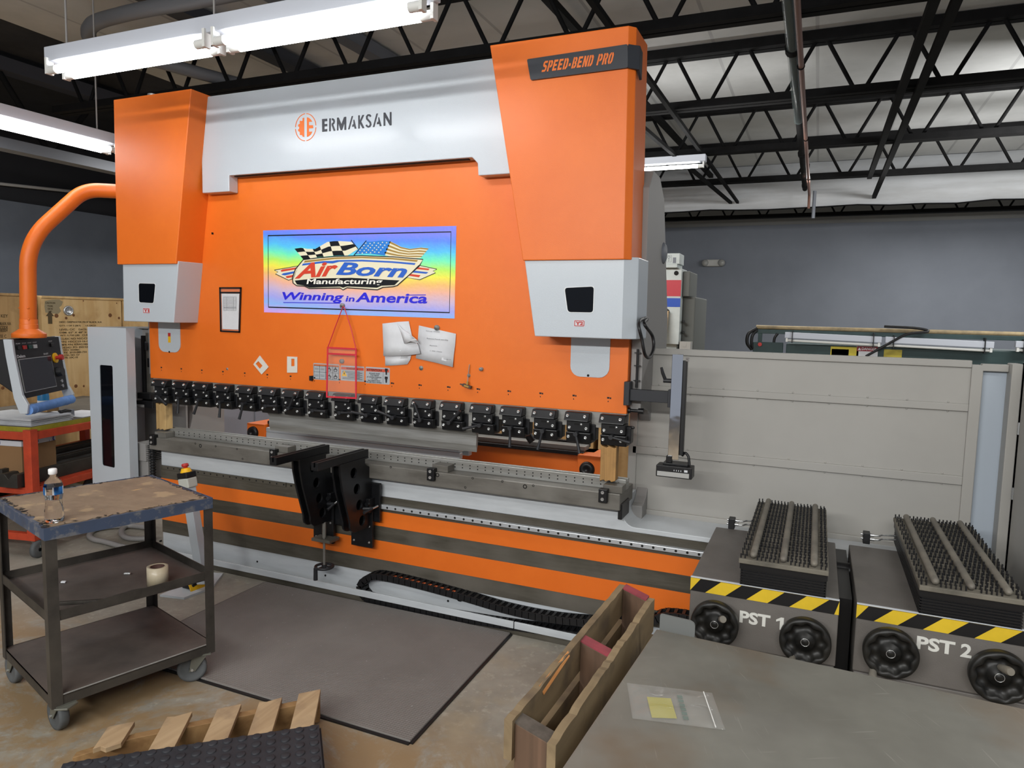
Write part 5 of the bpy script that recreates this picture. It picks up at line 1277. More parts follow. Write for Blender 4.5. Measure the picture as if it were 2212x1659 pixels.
def crate_y(x0, x1, y, z1, m, label):
    t = thing('plywood_crate', label, 'crate', ((x0 + x1) / 2, y + .5, 0), 'plywood shipping crates')
    MB().box(x0, x1, y, y + 1.0, .12, z1).build('panel', m, t, .002)
    for x in (x0 + .06, (x0 + x1) / 2, x1 - .06): MB().box(x - .045, x + .045, y, y + 1, 0, .12).build('skid', M['wood'], t, .003)
    b = MB()
    for x in (x0, x1 - .09): b.box(x, x + .09, y - .02, y, .12, z1)
    b.box(x0 + .09, x1 - .09, y - .02, y, z1 - .09, z1).box(x0 + .09, x1 - .09, y - .02, y, .12, .21).build('batten_frame', ply, t, .002)
    return t
crate_y(-2.62, -1.62, 5.5, 1.25, ply_d, 'plywood crate seen behind the table through the right of the ram opening')
crate_y(-1.58, -.95, 5.5, 1.2, ply_d, 'plywood crate at the far right of the ram opening behind the wood prop')
crate_y(-3.75, -2.66, 5.55, 1.2, ply_d, 'plywood crate behind the clamps in the middle of the ram opening')
t = thing('electrical_cabinet', 'lavender grey steel cabinet seen through the left end of the ram opening', 'cabinet', (-5.3, 5.4, 0))
MB().box(-5.86, -4.1, 5.2, 5.5, .08, 1.9).build('body', mat('lavender_grey_panel', '#9495A0', rough=.6), t, .01)
MB().box(-5.82, -4.14, 5.22, 5.48, 0, .08).build('plinth', M['darkgrey'], t); MB().box(-4.9, -4.895, 5.195, 5.2, .1, 1.88).build('door_gap', M['darkgrey'], t)
# older press far behind with a red and blue stripe
ym = 7.0
t = thing('old_press', 'old white machine column with red and blue stripes behind the guard fence', 'machine', (-1.3, 7.2, 0))
Mow = mat('old_white_paint', '#C3CAC8', rough=.6, col2='#B5BCBA', scale=5)
def pz(py): return ay(1455, py, ym).z
b = MB().box(-1.42, -1.243, ym, ym + .3, 1.36, pz(580)).build('column_front', Mow, t, .005)
MB().box(-1.4195, -1.2435, ym - .002, ym, pz(640), pz(605)).build('red_stripe', mat('stripe_red', '#B93843', rough=.5), b)
MB().box(-1.4195, -1.2435, ym - .002, ym, pz(663), pz(644)).build('blue_stripe', mat('stripe_blue', '#2850AE', rough=.5), b)
for q, r in (((1461, 590), .022), ((1441, 673), .024)):
    p = ay(*q, ym); MB().cyl((p.x, ym - .003, p.z), (p.x, ym, p.z), r, n=20).build('round_opening', M['hole'], b)
h = MB().box(-1.405, -1.262, ym - .04, ym + .2, pz(571), pz(548)).box(-1.42, -1.28, ym - .05, ym + .22, pz(579), pz(571)).build('control_head', Mow, t, .004)
tx = MB().me(cut([rrect(-1.39, -1.34, pz(567), pz(552), .004), rrect(-1.387, -1.343, pz(566.5), pz(552.5), .003)[::-1]], .001, (0, ym - .041, 0), N=(0, 1, 0)))
tx.me(text('2', (-1.372, ym - .0405, pz(565)), (1, 0, 0), (0, 0, 1), .014, .024, .01, 0, .001, (0, -1, 0))).torus((-1.365, ym - .041, pz(556)), (0, 1, 0), .011, .002, 18, 6)
tx.box(-1.325, -1.295, ym - .042, ym - .04, pz(569), pz(557)).build('selector_print', M['darkgrey'], h)
MB().box(-1.243, -1.12, ym + .12, ym + .9, .2, pz(640)).box(-1.243, -1.17, ym + .06, ym + .5, pz(640), pz(585)).build('side_frame', mat('old_grey_side', '#5A5C58', rough=.6), t, .01)
MB().box(-1.40, -1.27, ym + .05, ym + .4, .3, 1.36).build('base', Mow, t)
for z in (pz(694), pz(717)): MB().cyl((-1.243, ym + .2, z), (-1.21, ym + .05, z), .012, n=10).build('stud', M['blackp'], t)
MB().box(-1.23, -1.125, ym - .02, ym + .1, 1.3, pz(737)).box(-1.20, -1.165, ym - .023, ym - .02, pz(748), pz(741)).build('outlet_box', M['fence'], t)
o = MB().prism([V(-1.404, 6.95, 1.685), V(-1.345, 6.95, 1.685), V(-1.37, 6.6, 0), V(-1.43, 6.6, 0)], (0, .035, 0)).build('timber_stud', wood('stud_pine', '#CDB08A', '#B4956C', 'z', 20), None, .002, origin=(-1.39, 6.8, 0)); tag(o, 'pale upright timber leaning on the old striped machine', 'timber')
# green shear with strip lights and signs
ys = 8.0
Mgr = mat('dark_green_machine', '#26393A', rough=.5, col2='#2F4343', scale=4)
t = thing('sheet_shear', 'dark green sheet metal shear with warning signs behind the guard fence', 'machine', (.8, 8.3, 0))
MB().box(-.30, 2.6, ys + .02, ys + .6, .3, 1.378).build('body', Mgr, t, .01)
MB().box(-.2, -.1, ys + .05, ys + .5, 0, .3).box(2.2, 2.4, ys + .05, ys + .5, 0, .3).build('feet', Mgr, t)
MB().box(-.62, 2.6, ys, ys + .06, 1.475, 1.52).build('light_rail', Mgr, t, .003); MB().box(-.585, -.545, ys + .0, ys + .05, .0, 1.475).build('post', Mgr, t, .003)
MB().cyl((-.61, ys + .02, 1.542), (2.6, ys + .02, 1.535), .022, n=14).build('conduit_tube', mat('tan_conduit', '#9C8A68', rough=.6, col2='#7C6E54', scale=12), t)
MB().tube(spline([V(-.6, ys, 1.53), V(-.68, ys - .02, 1.47), V(-.69, ys - .02, 1.37), V(-.64, ys, 1.3)], 6), .018, 8).tube(spline([V(-.6, ys, 1.51), V(-.64, ys - .02, 1.45), V(-.645, ys - .02, 1.36), V(-.62, ys, 1.3)], 6), .016, 8).build('hose_pair', M['blackp'], t)
MB().box(-.63, -.33, ys - .02, ys + .05, 1.2, 1.385).build('switch_box', Mgr, t, .005)
MB().cyl((-.56, ys - .035, 1.36), (-.56, ys - .02, 1.36), .02, n=16).build('red_switch', M['red'], t)
MB().tube(spline([V(-.39, ys, 1.48), V(-.42, ys, 1.42), V(-.42, ys, 1.3)], 5), .014, 8).build('drop_cable', M['blackp'], t)
MB().tube(spline([ay(1910, 705, ys - .03), ay(1980, 709, ys - .03), ay(2005, 716, ys - .05), ay(1960, 722, ys - .07), ay(1920, 742, ys - .09), ay(1870, 770, ys - .1)], 6), .013, 8).build('loose_cable', M['blackp'], t)
def sign(x0, x1, z0, z1, m, name): return MB().box(x0, x1, ys + .017, ys + .02, z0, z1).build(name, m, t)
sign(.13, .39, 1.25, 1.364, mat('sign_yellow', '#C9B83A', rough=.5), 'yellow_sign'); sign(.14, .30, 1.25, 1.338, M['paper'], 'white_notice'); sign(.37, .55 - .0, 0, 0.0, M['paper'], 'x') if False else None
d = sign(.372, .565, 1.25, 1.376, M['paper'], 'danger_sign')
MB().box(.374, .563, ys + .0155, ys + .017, 1.325, 1.374).build('red_field', mat('danger_red', '#8E2632', rough=.5), d)
tx = MB().me(text('DANGER', (.418, ys + .0155, 1.336), (1, 0, 0), (0, 0, 1), .135, .028, .02, 0, .001, (0, -1, 0)))
tx.me(cut([[(.382, 1.334), (.412, 1.334), (.397, 1.364)]], .001, (0, ys + .0145, 0), N=(0, 1, 0))).build('danger_lettering', M['paper'], d)
sign(.62, .78, 1.25, 1.352, mat('tape_yellow', '#B7A73C', rough=.5), 'yellow_tape')
def unlit(x0, x1, z, label):
    u = thing('strip_light', label, 'light fixture', ((x0 + x1) / 2, ys - .04, z), 'unlit strip lights on the shear')
    dz = -.022 * (x1 - x0)
    MB().bar((x0, ys - .04, z), (x1, ys - .04, z + dz), .07, .06).build('housing', M['fixture'], u, .003)
    MB().cyl((x0 + .03, ys - .05, z - .055), (x1 - .03, ys - .05, z - .055 + dz), .014, n=12).build('tube', M['fixw'], u)
    for x in (x0 + .02, x1 - .02): MB().box(x - .01, x + .01, ys - .07, ys - .03, z - .07 + dz * (x > x0 + .1), z - .02).build('lamp_holder', M['fixw'], u)
    for f in (.08, .92): MB().box(x0 + (x1 - x0) * f - .004, x0 + (x1 - x0) * f + .004, ys - .085, ys + .0, z - .08 + dz * f, z + .045).build('strap', M['blackp'], u)
unlit(-.315, .585, 1.468, 'unlit white strip light strapped under the shear rail, left of the two whole ones')
unlit(.62, 1.53, 1.45, 'unlit white strip light strapped under the shear rail, next to the loose cable')
unlit(1.70, 2.5, 1.445, 'unlit strip light at the right picture edge, cut off by the frame')

# ================================================================ FOREGROUND
# ---- anti fatigue mat
Mmat = mat('grey_rubber_mat', '#7A7672', rough=.75, col2='#726E6A', scale=3)
def diamond(m, sc_=85):
    nt = m.node_tree; N = nt.nodes; L = nt.links; b = N['Principled BSDF']; tc = N.new('ShaderNodeTexCoord')
    w = N.new('ShaderNodeTexVoronoi'); w.inputs['Scale'].default_value = sc_; w.inputs['Randomness'].default_value = 0; L.new(tc.outputs['Object'], w.inputs['Vector'])
    bp = N.new('ShaderNodeBump'); bp.inputs['Strength'].default_value = .7; bp.inputs['Distance'].default_value = .004; L.new(w.outputs['Distance'], bp.inputs['Height']); L.new(bp.outputs[0], b.inputs['Normal'])
    sp = N.new('ShaderNodeTexNoise'); sp.inputs['Scale'].default_value = 60; sp.inputs['Detail'].default_value = 2; L.new(tc.outputs['Object'], sp.inputs['Vector'])
    r = N.new('ShaderNodeMapRange'); r.inputs['From Min'].default_value = .735; r.inputs['From Max'].default_value = .76; L.new(sp.outputs['Fac'], r.inputs['Value'])
    mx = N.new('ShaderNodeMix'); mx.data_type = 'RGBA'; mx.inputs[7].default_value = lin('#9A9A98'); L.new(b.inputs['Base Color'].links[0].from_socket, mx.inputs[6]); L.new(r.outputs[0], mx.inputs[0]); L.new(mx.outputs[2], b.inputs['Base Color'])
diamond(Mmat)
mp_ = [V(-1.31, 2.165, 0), V(-1.335, 3.165, 0), V(-2.9, 3.15, 0), V(-2.9, 2.175, 0)]
t = thing('floor_mat', 'large dark grey ribbed rubber mat on the floor in front of the press', 'mat', (-2.1, 2.68, 0))
MB().prism(mp_, (0, 0, .013)).build('mat', Mmat, t, .003)
e = MB()
for a, b in zip(mp_, mp_[1:] + mp_[:1]):
    n_ = (b - a).normalized().cross(V(0, 0, 1)); e.prism([a, b, b + n_ * .012, a + n_ * .012], (0, 0, .007))
e.build('edging', M['blackp'], t)

# ---- steel cart
th = 1.274; CU = V(math.cos(th), math.sin(th), 0); CV = V(-math.sin(th), math.cos(th), 0); CO = V(-2.505, 1.618, 0); CW, CD = .622, .60
def Cq(u, v, z): return CO + CU * u + CV * v + V(0, 0, z)
t = thing('steel_cart', 'worn three tier steel cart with blue edged wooden top on casters', 'cart', Cq(CW / 2, CD / 2, 0))
Mcs = mat('raw_dark_steel', '#4C4843', rough=.5, metal=.35, col2='#3A3733', scale=8, col3='#57524B', scale3=3)
Mshelf = mat('grimy_steel_shelf', '#605853', rough=.65, metal=.05, col2='#4A4441', scale=4, col3='#6A5F58', scale3=1.8)
Mcb = mat('chipped_blue_paint', '#3E4A60', rough=.5, col2='#65676C', scale=18, lo=.52, hi=.62, col3='#39404F', scale3=6)
def board_mat():
    m = mat('worn_particle_board', '#8C7A64', rough=.75, col2='#776653', scale=5, stretch=(1, 1.6, 1), col3='#A08B6D', scale3=9, lo3=.58, hi3=.66, bump=.5, bscale=40)
    nt = m.node_tree; N = nt.nodes; L = nt.links; b = N['Principled BSDF']; tc = N.new('ShaderNodeTexCoord'); mp = N.new('ShaderNodeMapping'); mp.vector_type = 'TEXTURE'; mp.inputs['Rotation'].default_value = (0, 0, 1.27); mp.inputs['Scale'].default_value = (.22, .07, .3); L.new(tc.outputs['Object'], mp.inputs['Vector'])
    n = N.new('ShaderNodeTexNoise'); n.inputs['Scale'].default_value = 2.4; n.inputs['Detail'].default_value = 8; n.inputs['Roughness'].default_value = .7; L.new(mp.outputs[0], n.inputs['Vector'])
    for a, z, c_ in ((.66, .68, '#BE9C68'), (.29, .27, '#221E1A')):
        r = N.new('ShaderNodeMapRange'); r.inputs['From Min'].default_value = a; r.inputs['From Max'].default_value = z; L.new(n.outputs['Fac'], r.inputs['Value'])
        mx = N.new('ShaderNodeMix'); mx.data_type = 'RGBA'; mx.inputs[7].default_value = lin(c_); L.new(b.inputs['Base Color'].links[0].from_socket, mx.inputs[6]); L.new(r.outputs[0], mx.inputs[0]); L.new(mx.outputs[2], b.inputs['Base Color'])
    return m
ZT = .803
# ragged board: outline with chipped edges
pts = []
rg = random.Random(3)
for (u0, v0), (u1, v1) in (((0, 0), (CW, 0)), ((CW, 0), (CW, CD)), ((CW, CD), (0, CD)), ((0, CD), (0, 0))):
    for k in range(26):
        f = k / 26; q = .010 + .018 * rg.random() ** 2
        u, v = u0 + (u1 - u0) * f, v0 + (v1 - v0) * f
        pts.append((min(max(u, q), CW - q), min(max(v, q), CD - q)))
MB().prism([Cq(u, v, ZT - .012) for u, v in pts], (0, 0, .013)).build('top_board', board_mat(), t)
fr_ = MB()
for a, b in (((0, .0), (CW, .0)), ((0, CD), (CW, CD))): fr_.prism([Cq(a[0], a[1] - .002, ZT - .045), Cq(b[0], b[1] - .002, ZT - .045), Cq(b[0], b[1] + .002, ZT - .045), Cq(a[0], a[1] + .002, ZT - .045)], (0, 0, .045))
for u in (0, CW): fr_.prism([Cq(u - .002, 0, ZT - .045), Cq(u + .002, 0, ZT - .045), Cq(u + .002, CD, ZT - .045), Cq(u - .002, CD, ZT - .045)], (0, 0, .045))
fr_.prism([Cq(0, 0, ZT - .006), Cq(CW, 0, ZT - .006), Cq(CW, CD, ZT - .006), Cq(0, CD, ZT - .006)], (0, 0, .004))
fr_.build('top_frame', Mcb, t)
ch = MB()
for k in range(150):
    s_ = rg.choice((0, 1, 2, 3)); f = rg.random(); w_ = .004 + .014 * rg.random() ** 2; ins = .008 + .018 * rg.random()
    u, v = {0: (f * CW, ins), 1: (CW - ins, f * CD), 2: (f * CW, CD - ins), 3: (ins, f * CD)}[s_]
    q = rg.random() * 3.1; d1 = (CU * math.cos(q) + CV * math.sin(q)) * w_; d2 = V(-d1.y, d1.x, 0) * .4
    c_ = Cq(u, v, ZT + .0022); ch.add([c_ - d1, c_ + d2 + V(0, 0, .002), c_ + d1, c_ - d2 + V(0, 0, .001)], [(0, 1, 2, 3)])
ch.build('chipped_laminate', mat('torn_laminate', '#2A2826', rough=.8), t)
def leg(u, v):
    su = .038 if u == 0 else -.038; sv = .038 if v == 0 else -.038; w = .004
    b = MB(); z0, z1 = .12, ZT - .016
    b.prism([Cq(u, v, z0), Cq(u + su, v, z0), Cq(u + su, v + math.copysign(w, sv), z0), Cq(u + math.copysign(w, su), v + math.copysign(w, sv), z0), Cq(u + math.copysign(w, su), v + sv, z0), Cq(u, v + sv, z0)], (0, 0, z1 - z0))
    return b.build('leg', Mcs, t)
for u in (0, CW):
    for v in (0, CD): leg(u, v)
def shelf(z, lip, up, name):
    i = .003
    MB().prism([Cq(i, i, z - .004), Cq(CW - i, i, z - .004), Cq(CW - i, CD - i, z - .004), Cq(i, CD - i, z - .004)], (0, 0, .004)).build(name, Mshelf, t)
    b = MB(); zl = z - .004 - (lip if not up else 0)
    for (u0, v0, u1, v1) in ((i, i, CW - i, i + .004), (i, CD - i - .004, CW - i, CD - i), (i, i, i + .004, CD - i), (CW - i - .004, i, CW - i, CD - i)):
        up_ = lip if up else 0
        b.prism([Cq(u0, v0, zl), Cq(u1, v0, zl), Cq(u1, v1, zl), Cq(u0, v1, zl)], (0, 0, (lip + .004) if not up else lip + .004))
    b.build(name + '_lip', Mcs, t)
shelf(.452, .034, True, 'middle_shelf'); shelf(.160, .034, False, 'lower_shelf')
MB().tube([Cq(.03, .004, .163), Cq(CW - .03, .004, .163)], .003, 8).build('worn_edge', M['steel'], t)
def caster(u, v, head):
    b = Cq(u, v, 0); hd = V(math.cos(head), math.sin(head), 0); sd = V(-hd.y, hd.x, 0); c_ = b + hd * .03 + V(0, 0, .06)
    o = MB().obox(b + V(0, 0, .122), hd * .045, sd * .035, V(0, 0, .003)).cyl(b + V(0, 0, .124), b + V(0, 0, .119), .025, n=16)
    for s in (-1, 1):
        o.loft([b + hd * .03 + sd * (s * .022) + V(0, 0, .117), b - hd * .03 + sd * (s * .022) + V(0, 0, .117), c_ - hd * .012 + sd * (s * .022) - V(0, 0, .008), c_ + hd * .012 + sd * (s * .022) - V(0, 0, .008)],
               [b + hd * .03 + sd * (s * .025) + V(0, 0, .117), b - hd * .03 + sd * (s * .025) + V(0, 0, .117), c_ - hd * .012 + sd * (s * .025) - V(0, 0, .008), c_ + hd * .012 + sd * (s * .025) - V(0, 0, .008)])
    o.obox(b + V(0, 0, .1175), hd * .033, sd * .026, V(0, 0, .002))
    o = o.build('caster', M['zinc'], t)
    pr = [(.012, -.017), (.042, -.015), (.046, -.018), (.056, -.017), (.060, -.010), (.060, .010), (.056, .017), (.046, .018), (.042, .015), (.012, .017)]
    MB().lathe(pr, c_, sd, 32).build('wheel', M['castw'], o)
    MB().cyl(c_ - sd * .03, c_ + sd * .03, .006, n=10).build('axle', M['bolt'], o)
    return o
M['zinc'] = mat('dull_zinc', '#77786F', rough=.45, metal=.5); M['castw'] = mat('grey_rubber_wheel', '#5B5E60', rough=.65, col2='#4C4F50', scale=8)
o = caster(.045, .045, 2.93)
MB().obox(Cq(.045, .045, .116) + V(.045, -.012, 0), (.02, .012, 0), (.006, -.026, 0), (0, 0, .004)).build('brake_pedal', M['zinc'], o, .002)
caster(CW - .05, .04, -2.32); caster(.04, CD - .04, 2.93); caster(CW - .05, CD - .05, -2.32)
# things on the cart
bt = az(118, 1126, ZT + .001)
t = thing('water_bottle', 'clear plastic water bottle with blue label and white cap on the cart top', 'bottle', bt)
Mpet = mat('clear_pet', '#FFFFFF', rough=.06, trans=1, ior=1.2, bump=.25, bscale=60); 
pr = [(0, .004), (.018, .002), (.028, 0), (.0315, .008), (.0315, .03), (.030, .036), (.0315, .042), (.030, .05), (.0275, .062), (.0265, .075), (.0275, .088), (.0305, .10), (.031, .108), (.031, .132), (.0305, .14), (.027, .15), (.018, .165), (.0125, .172), (.0125, .182), (0, .182)]
MB().lathe(pr, bt, (0, 0, 1), 36).build('bottle_body', Mpet, t)
MB().lathe([(0, .006), (.027, .006), (.0295, .012), (.0295, .03), (.028, .05), (.0255, .065), (.0250, .078), (.026, .088), (.0285, .10), (.0285, .120), (0, .120)], bt, (0, 0, 1), 28).build('water', mat('water', '#FFFFFF', rough=.02, trans=1, ior=1.12), t)
lb = MB()
for a0, a1, mi in ((-190, -88, 0), (-88, -78, 1), (-40, -30, 1), (-30, 30, 0), (30, 170, 1)):
    r0 = .0318; n = 8
    rows_ = [[bt + V(r0 * math.cos(math.radians(a0 + (a1 - a0) * k / n)), r0 * math.sin(math.radians(a0 + (a1 - a0) * k / n)), z) for k in range(n + 1)] for z in (.105, .134)]
    lb.sheet(rows_, (0, 0, .0001), mi)
lb.build('label', [mat('label_blue', '#2B62B8', rough=.35, col2='#3F94D6', scale=30), mat('label_white', '#D8DCE2', rough=.35)], t)
MB().lathe([(0, .199), (.012, .199), (.0145, .196), (.0145, .18), (.0125, .178)], bt, (0, 0, 1), 28).build('cap', mat('cap_white', '#E2E2E2', rough=.4), t)
tp_ = Cq(0, 0, 0)
ct = az(341, 1262, .453)
t = thing('tape_roll', 'roll of wide clear tape standing on the middle shelf of the cart', 'tape', ct)
MB().lathe([(.028, 0), (.041, 0), (.041, .078), (.028, .078), (.028, 0)], ct, (0, 0, 1), 36).build('tape', mat('yellowed_tape', '#BDB29C', rough=.3, col2='#AFA288', scale=9), t)
MB().lathe([(.0255, .001), (.028, .001), (.028, .077), (.0255, .077), (.0255, .001)], ct, (0, 0, 1), 32).build('core', mat('brown_core', '#4A302A', rough=.7), t)
zs = .4535
o = MB()
pth_ = [az(*q, zs + .006) for q in ((108, 1304), (225, 1297), (292, 1276), (350, 1270))]
for a, b in zip(pth_, pth_[1:]): o.bar(a, b, .016, .010)
o = o.build('metal_strip', Mcs, None, .001, origin=pth_[0]); tag(o, 'bent dark steel strip lying along the front of the cart middle shelf', 'scrap metal')
for q, nm, lab, sz in (((137, 1257), 'foam_peanut', 'small white scrap on the middle shelf of the cart', .008), ((275, 1239), 'metal_offcut', 'tiny bright metal offcut behind the tape roll on the cart shelf', .012)):
    p = az(*q, zs + .004); o = MB().obox(p, (sz, sz * .5, 0), (-.003, .005, 0), (0, 0, .003)).build(nm, M['paper'] if 'white' in lab else M['bolt'], None, .001, origin=p); tag(o, lab, 'scrap')

# ---- emergency stop pedestal with foot pedals
t = thing('stop_pedestal', 'leaning grey post with yellow and red emergency stop on a foot pedal base', 'emergency stop', (-3.17, 2.95, 0))
B0, B1 = V(-3.12, 2.9, .05), V(-3.222, 2.9, .592)
MB().bar(B0, B1, .06, .05, (0, 1, 0)).build('post', M['grey'], t, .003)
dB = (B1 - B0).normalized(); s_ = V(dB.z, 0, -dB.x)
MB().obox(B1 + dB * .028, s_ * .038, V(0, .034, 0), dB * .028).build('switch_box', mat('box_pale', '#B9BAB2', rough=.5), t, .006)
MB().obox(B1 + dB * .072, s_ * .039, V(0, .035, 0), dB * .017).build('box_lid', M['blackp'], t, .006)
MB().lathe([(.032, .088), (.024, .108), (.022, .112), (.0, .112)], B1, dB, 24).build('collar', M['yellow'], t)
MB().lathe([(.012, .108), (.012, .118), (.019, .120), (.019, .134), (.014, .138), (0, .138)], B1, dB, 24).build('stop_button', M['red'], t)
MB().prism([V(-3.28, 2.74, 0), V(-3.13, 2.77, 0), V(-3.11, 2.95, 0), V(-3.22, 3.14, 0), V(-3.28, 3.12, 0)], (0, 0, .012)).build('base_plate', M['white'], t)
o = MB().box(-3.25, -3.165, 2.86, 2.99, .012, .05).build('pedal_housing', M['blackp'], t, .008)
MB().prism([V(-3.165, 2.845, .012), V(-3.155, 2.95, .012), V(-3.175, 2.95, .055), V(-3.185, 2.845, .055)], (.006, 0, 0)).build('pedal_guard', M['yellow'], o, .002)
# ---- floor conduit
pc = [az(*q, .02) for q in ((330, 1139), (314, 1139), (285, 1136), (268, 1139), (262, 1150), (272, 1161), (300, 1164), (335, 1161))]
pc2 = [az(*q, .02) for q in ((262, 1136), (235, 1138), (205, 1144), (193, 1156), (202, 1165), (225, 1170), (250, 1177), (275, 1184))]
for k, (pp, lab) in enumerate(((pc, 'ribbed grey flexible conduit curling on the floor behind the cart, inner loop'), (pc2, 'ribbed grey flexible conduit curling on the floor behind the cart, outer loop'))):
    sp = spline(pp, 12); o = MB().tube(sp, [.016 if i % 2 else .019 for i in range(len(sp))], 10).build('flexible_conduit', M['greyd'], None, origin=pp[0] * 1); tag(o, lab, 'conduit')

# ---- orange work table on the left
TO = V(-4.51, 2.85, 0); TA = V(-.22, .975, 0).normalized(); TB = V(-.975, -.22, 0).normalized(); TL_, TWd = 1.5, .95; TZ = .835
def Tq(a, b, z): return TO + TA * a + TB * b + V(0, 0, z)
Mor = mat('red_orange_frame', '#C4482A', rough=.5, col2='#A83C24', scale=8)
t = thing('work_table', 'red orange steel work table on casters piled with papers at the left', 'table', Tq(TL_ / 2, TWd / 2, 0))
MB().prism([Tq(0, 0, TZ - .012), Tq(TL_, 0, TZ - .012), Tq(TL_, TWd, TZ - .012), Tq(0, TWd, TZ - .012)], (0, 0, .012)).build('table_top', mat('dark_table_top', '#4A4640', rough=.6, col2='#5A554C', scale=6), t)
e = MB()
for a, b in (((0, 0), (TL_, 0)), ((0, 0), (0, TWd))):
    P, Q = Tq(*a, TZ - .03), Tq(*b, TZ - .03); n_ = (TB if a[0] != b[0] else TA) * -1
    e.prism([P, Q, Q + n_ * .003, P + n_ * .003], (0, 0, .03))
e.build('yellow_edging', mat('faded_yellow_tape', '#9C932C', rough=.6, col2='#85801F', scale=14), t)
def rail(a, b, z, h_, w=.04): return MB().bar(Tq(*a, z), Tq(*b, z), w, h_)
for z, h_ in ((TZ - .055, .05), (.43, .045), (.13, .045)):
    for a, b in (((0, 0), (TL_, 0)), ((0, 0), (0, TWd)), ((TL_, 0), (TL_, TWd)), ((0, TWd), (TL_, TWd))): rail(a, b, z, h_).build('rail', Mor, t, .002)
for a in (0, TL_):
    for b in (0, TWd):
        P = Tq(a, b, 0); MB().prism([P + TA * .028 + TB * .028, P - TA * .028 + TB * .028, P - TA * .028 - TB * .028, P + TA * .028 - TB * .028], (0, 0, TZ - .014)).build('leg', Mor, t, .002).data.transform(Matrix.Translation((0, 0, .11))) if False else MB().prism([Tq(a, b, .11) + TA * i * .028 + TB * j * .028 for i, j in ((1, 1), (-1, 1), (-1, -1), (1, -1))], (0, 0, TZ - .124)).build('leg', Mor, t, .002)
        c_ = P + V(.03, .0, .055); o = MB().lathe([(.014, -.016), (.04, -.014), (.055, -.012), (.055, .012), (.04, .014), (.014, .016)], c_, TB, 28).build('caster', M['castw'], t)
        MB().bar(P + V(0, 0, .115), c_, .05, .004, TA).build('fork', M['zinc'], o)
MB().prism([Tq(0, 0, .452), Tq(TL_, 0, .452), Tq(TL_, TWd, .452), Tq(0, TWd, .452)], (0, 0, .006)).build('shelf', Mor, t)
def tb_box(a0, a1, b0, b1, z0, z1): return MB().prism([Tq(a0, b0, z0), Tq(a1, b0, z0), Tq(a1, b1, z0), Tq(a0, b1, z0)], (0, 0, z1 - z0))
# on and under it
t = thing('cardboard_box', 'brown cardboard box with white and blue print under the orange table top', 'box', Tq(.15, .38, .458))
tb_box(.03, .30, .10, .62, .5, .70).build('carton', mat('cardboard', '#8A6A48', rough=.8), t, .004); tb_box(.03, .30, .10, .62, .70, .735).build('lid', mat('box_print', '#C9CBD2', rough=.6, col2='#3A4482', scale=14, stretch=(1, 1, .4), lo=.55, hi=.58), t, .003)
dies = [(-.05, .14, .08, .20, .10), (.03, 1.4, .22, .34, .08), (.02, 1.4, .36, .47, .11)]
for k, (a0, a1, b0, b1, h_) in enumerate(((-.07, 1.35, .04, .17, .085), (-.02, 1.38, .20, .30, .10), (.0, 1.40, .33, .42, .12))):
    n_ = 4
    pr = [(0, 0), (1, 0), (1, 1), (.72, 1), (.5, .62), (.28, 1), (0, 1)]
    o = MB().prism([Tq(a0, b0 + (b1 - b0) * x, .4585 + h_ * z) for x, z in pr], TA * (a1 - a0)).build('bending_die', mat('dark_die_steel_%d' % k, '#33322F', rough=.45, metal=.4, col2='#454340', scale=6), None, .002, origin=Tq(a0, b0, .4585))
    tag(o, ('long dark V grooved die at the front of the orange table shelf', 'long dark V grooved die second from the front on the orange table shelf', 'long dark V grooved die behind two others on the orange table shelf')[k], 'die', 'long bending dies on the orange table shelf')
o = MB()
for k in range(12):
    j = rg.random() * .03; o.prism([Tq(.03 + j, .02 + j, TZ + .004 * k), Tq(.34 + j * 2, .01 + j, TZ + .004 * k), Tq(.36 + j, .50, TZ + .004 * k), Tq(.04 + j, .55, TZ + .004 * k)], (0, 0, .0025))
o = o.build('paper_stack', M['paper'], None, origin=Tq(.2, .2, TZ)); tag(o, 'thick untidy stack of papers on the corner of the orange table', 'papers')
for k, (a0, a1, b0, b1, z, lab) in enumerate(((.45, .75, .02, .30, .001, 'loose white sheet lying on the orange table near the guard cover'), (.40, .62, .28, .50, .003, 'second loose white sheet on the orange table behind the paper stack'))):
    o = tb_box(a0, a1, b0, b1, TZ + z, TZ + z + .002).build('paper_sheet', M['paper'], None, origin=Tq(a0, b0, TZ)); tag(o, lab, 'paper')
p = Tq(.28, .40, TZ + .05)
p = ax(33, 893, -4.62); p.z = TZ
t = thing('spray_bottle', 'blue bottle standing on the orange table behind the console', 'bottle', Tq(.48, .36, TZ))
bq = Tq(.48, .36, TZ + .002); MB().lathe([(0, 0), (.034, 0), (.036, .01), (.036, .13), (.03, .16), (.016, .185), (.016, .20), (0, .20)], bq, (0, 0, 1), 28).build('bottle_body', mat('blue_bottle', '#2F7FB4', rough=.35), t)
MB().lathe([(.0364, .06), (.0366, .061), (.0366, .10), (.0364, .101)], bq, (0, 0, 1), 28).build('label', M['paper'], t); MB().lathe([(0, .235), (.014, .235), (.018, .225), (.018, .198), (0, .198)], bq, (0, 0, 1), 20).build('cap', M['blackp'], t)
o = tb_box(.30, .40, .16, .38, TZ + .05, TZ + .075).build('wood_offcut', M['wood'], None, .002, origin=Tq(.35, .2, TZ + .05)); tag(o, 'short tan wood offcut on the papers of the orange table', 'wood offcut')
o = tb_box(.42, .49, .12, .19, TZ + .001, TZ + .05).build('steel_block', M['darkgrey'], None, .003, origin=Tq(.45, .15, TZ)); tag(o, 'small dark steel block beside the wood offcut on the orange table', 'block')
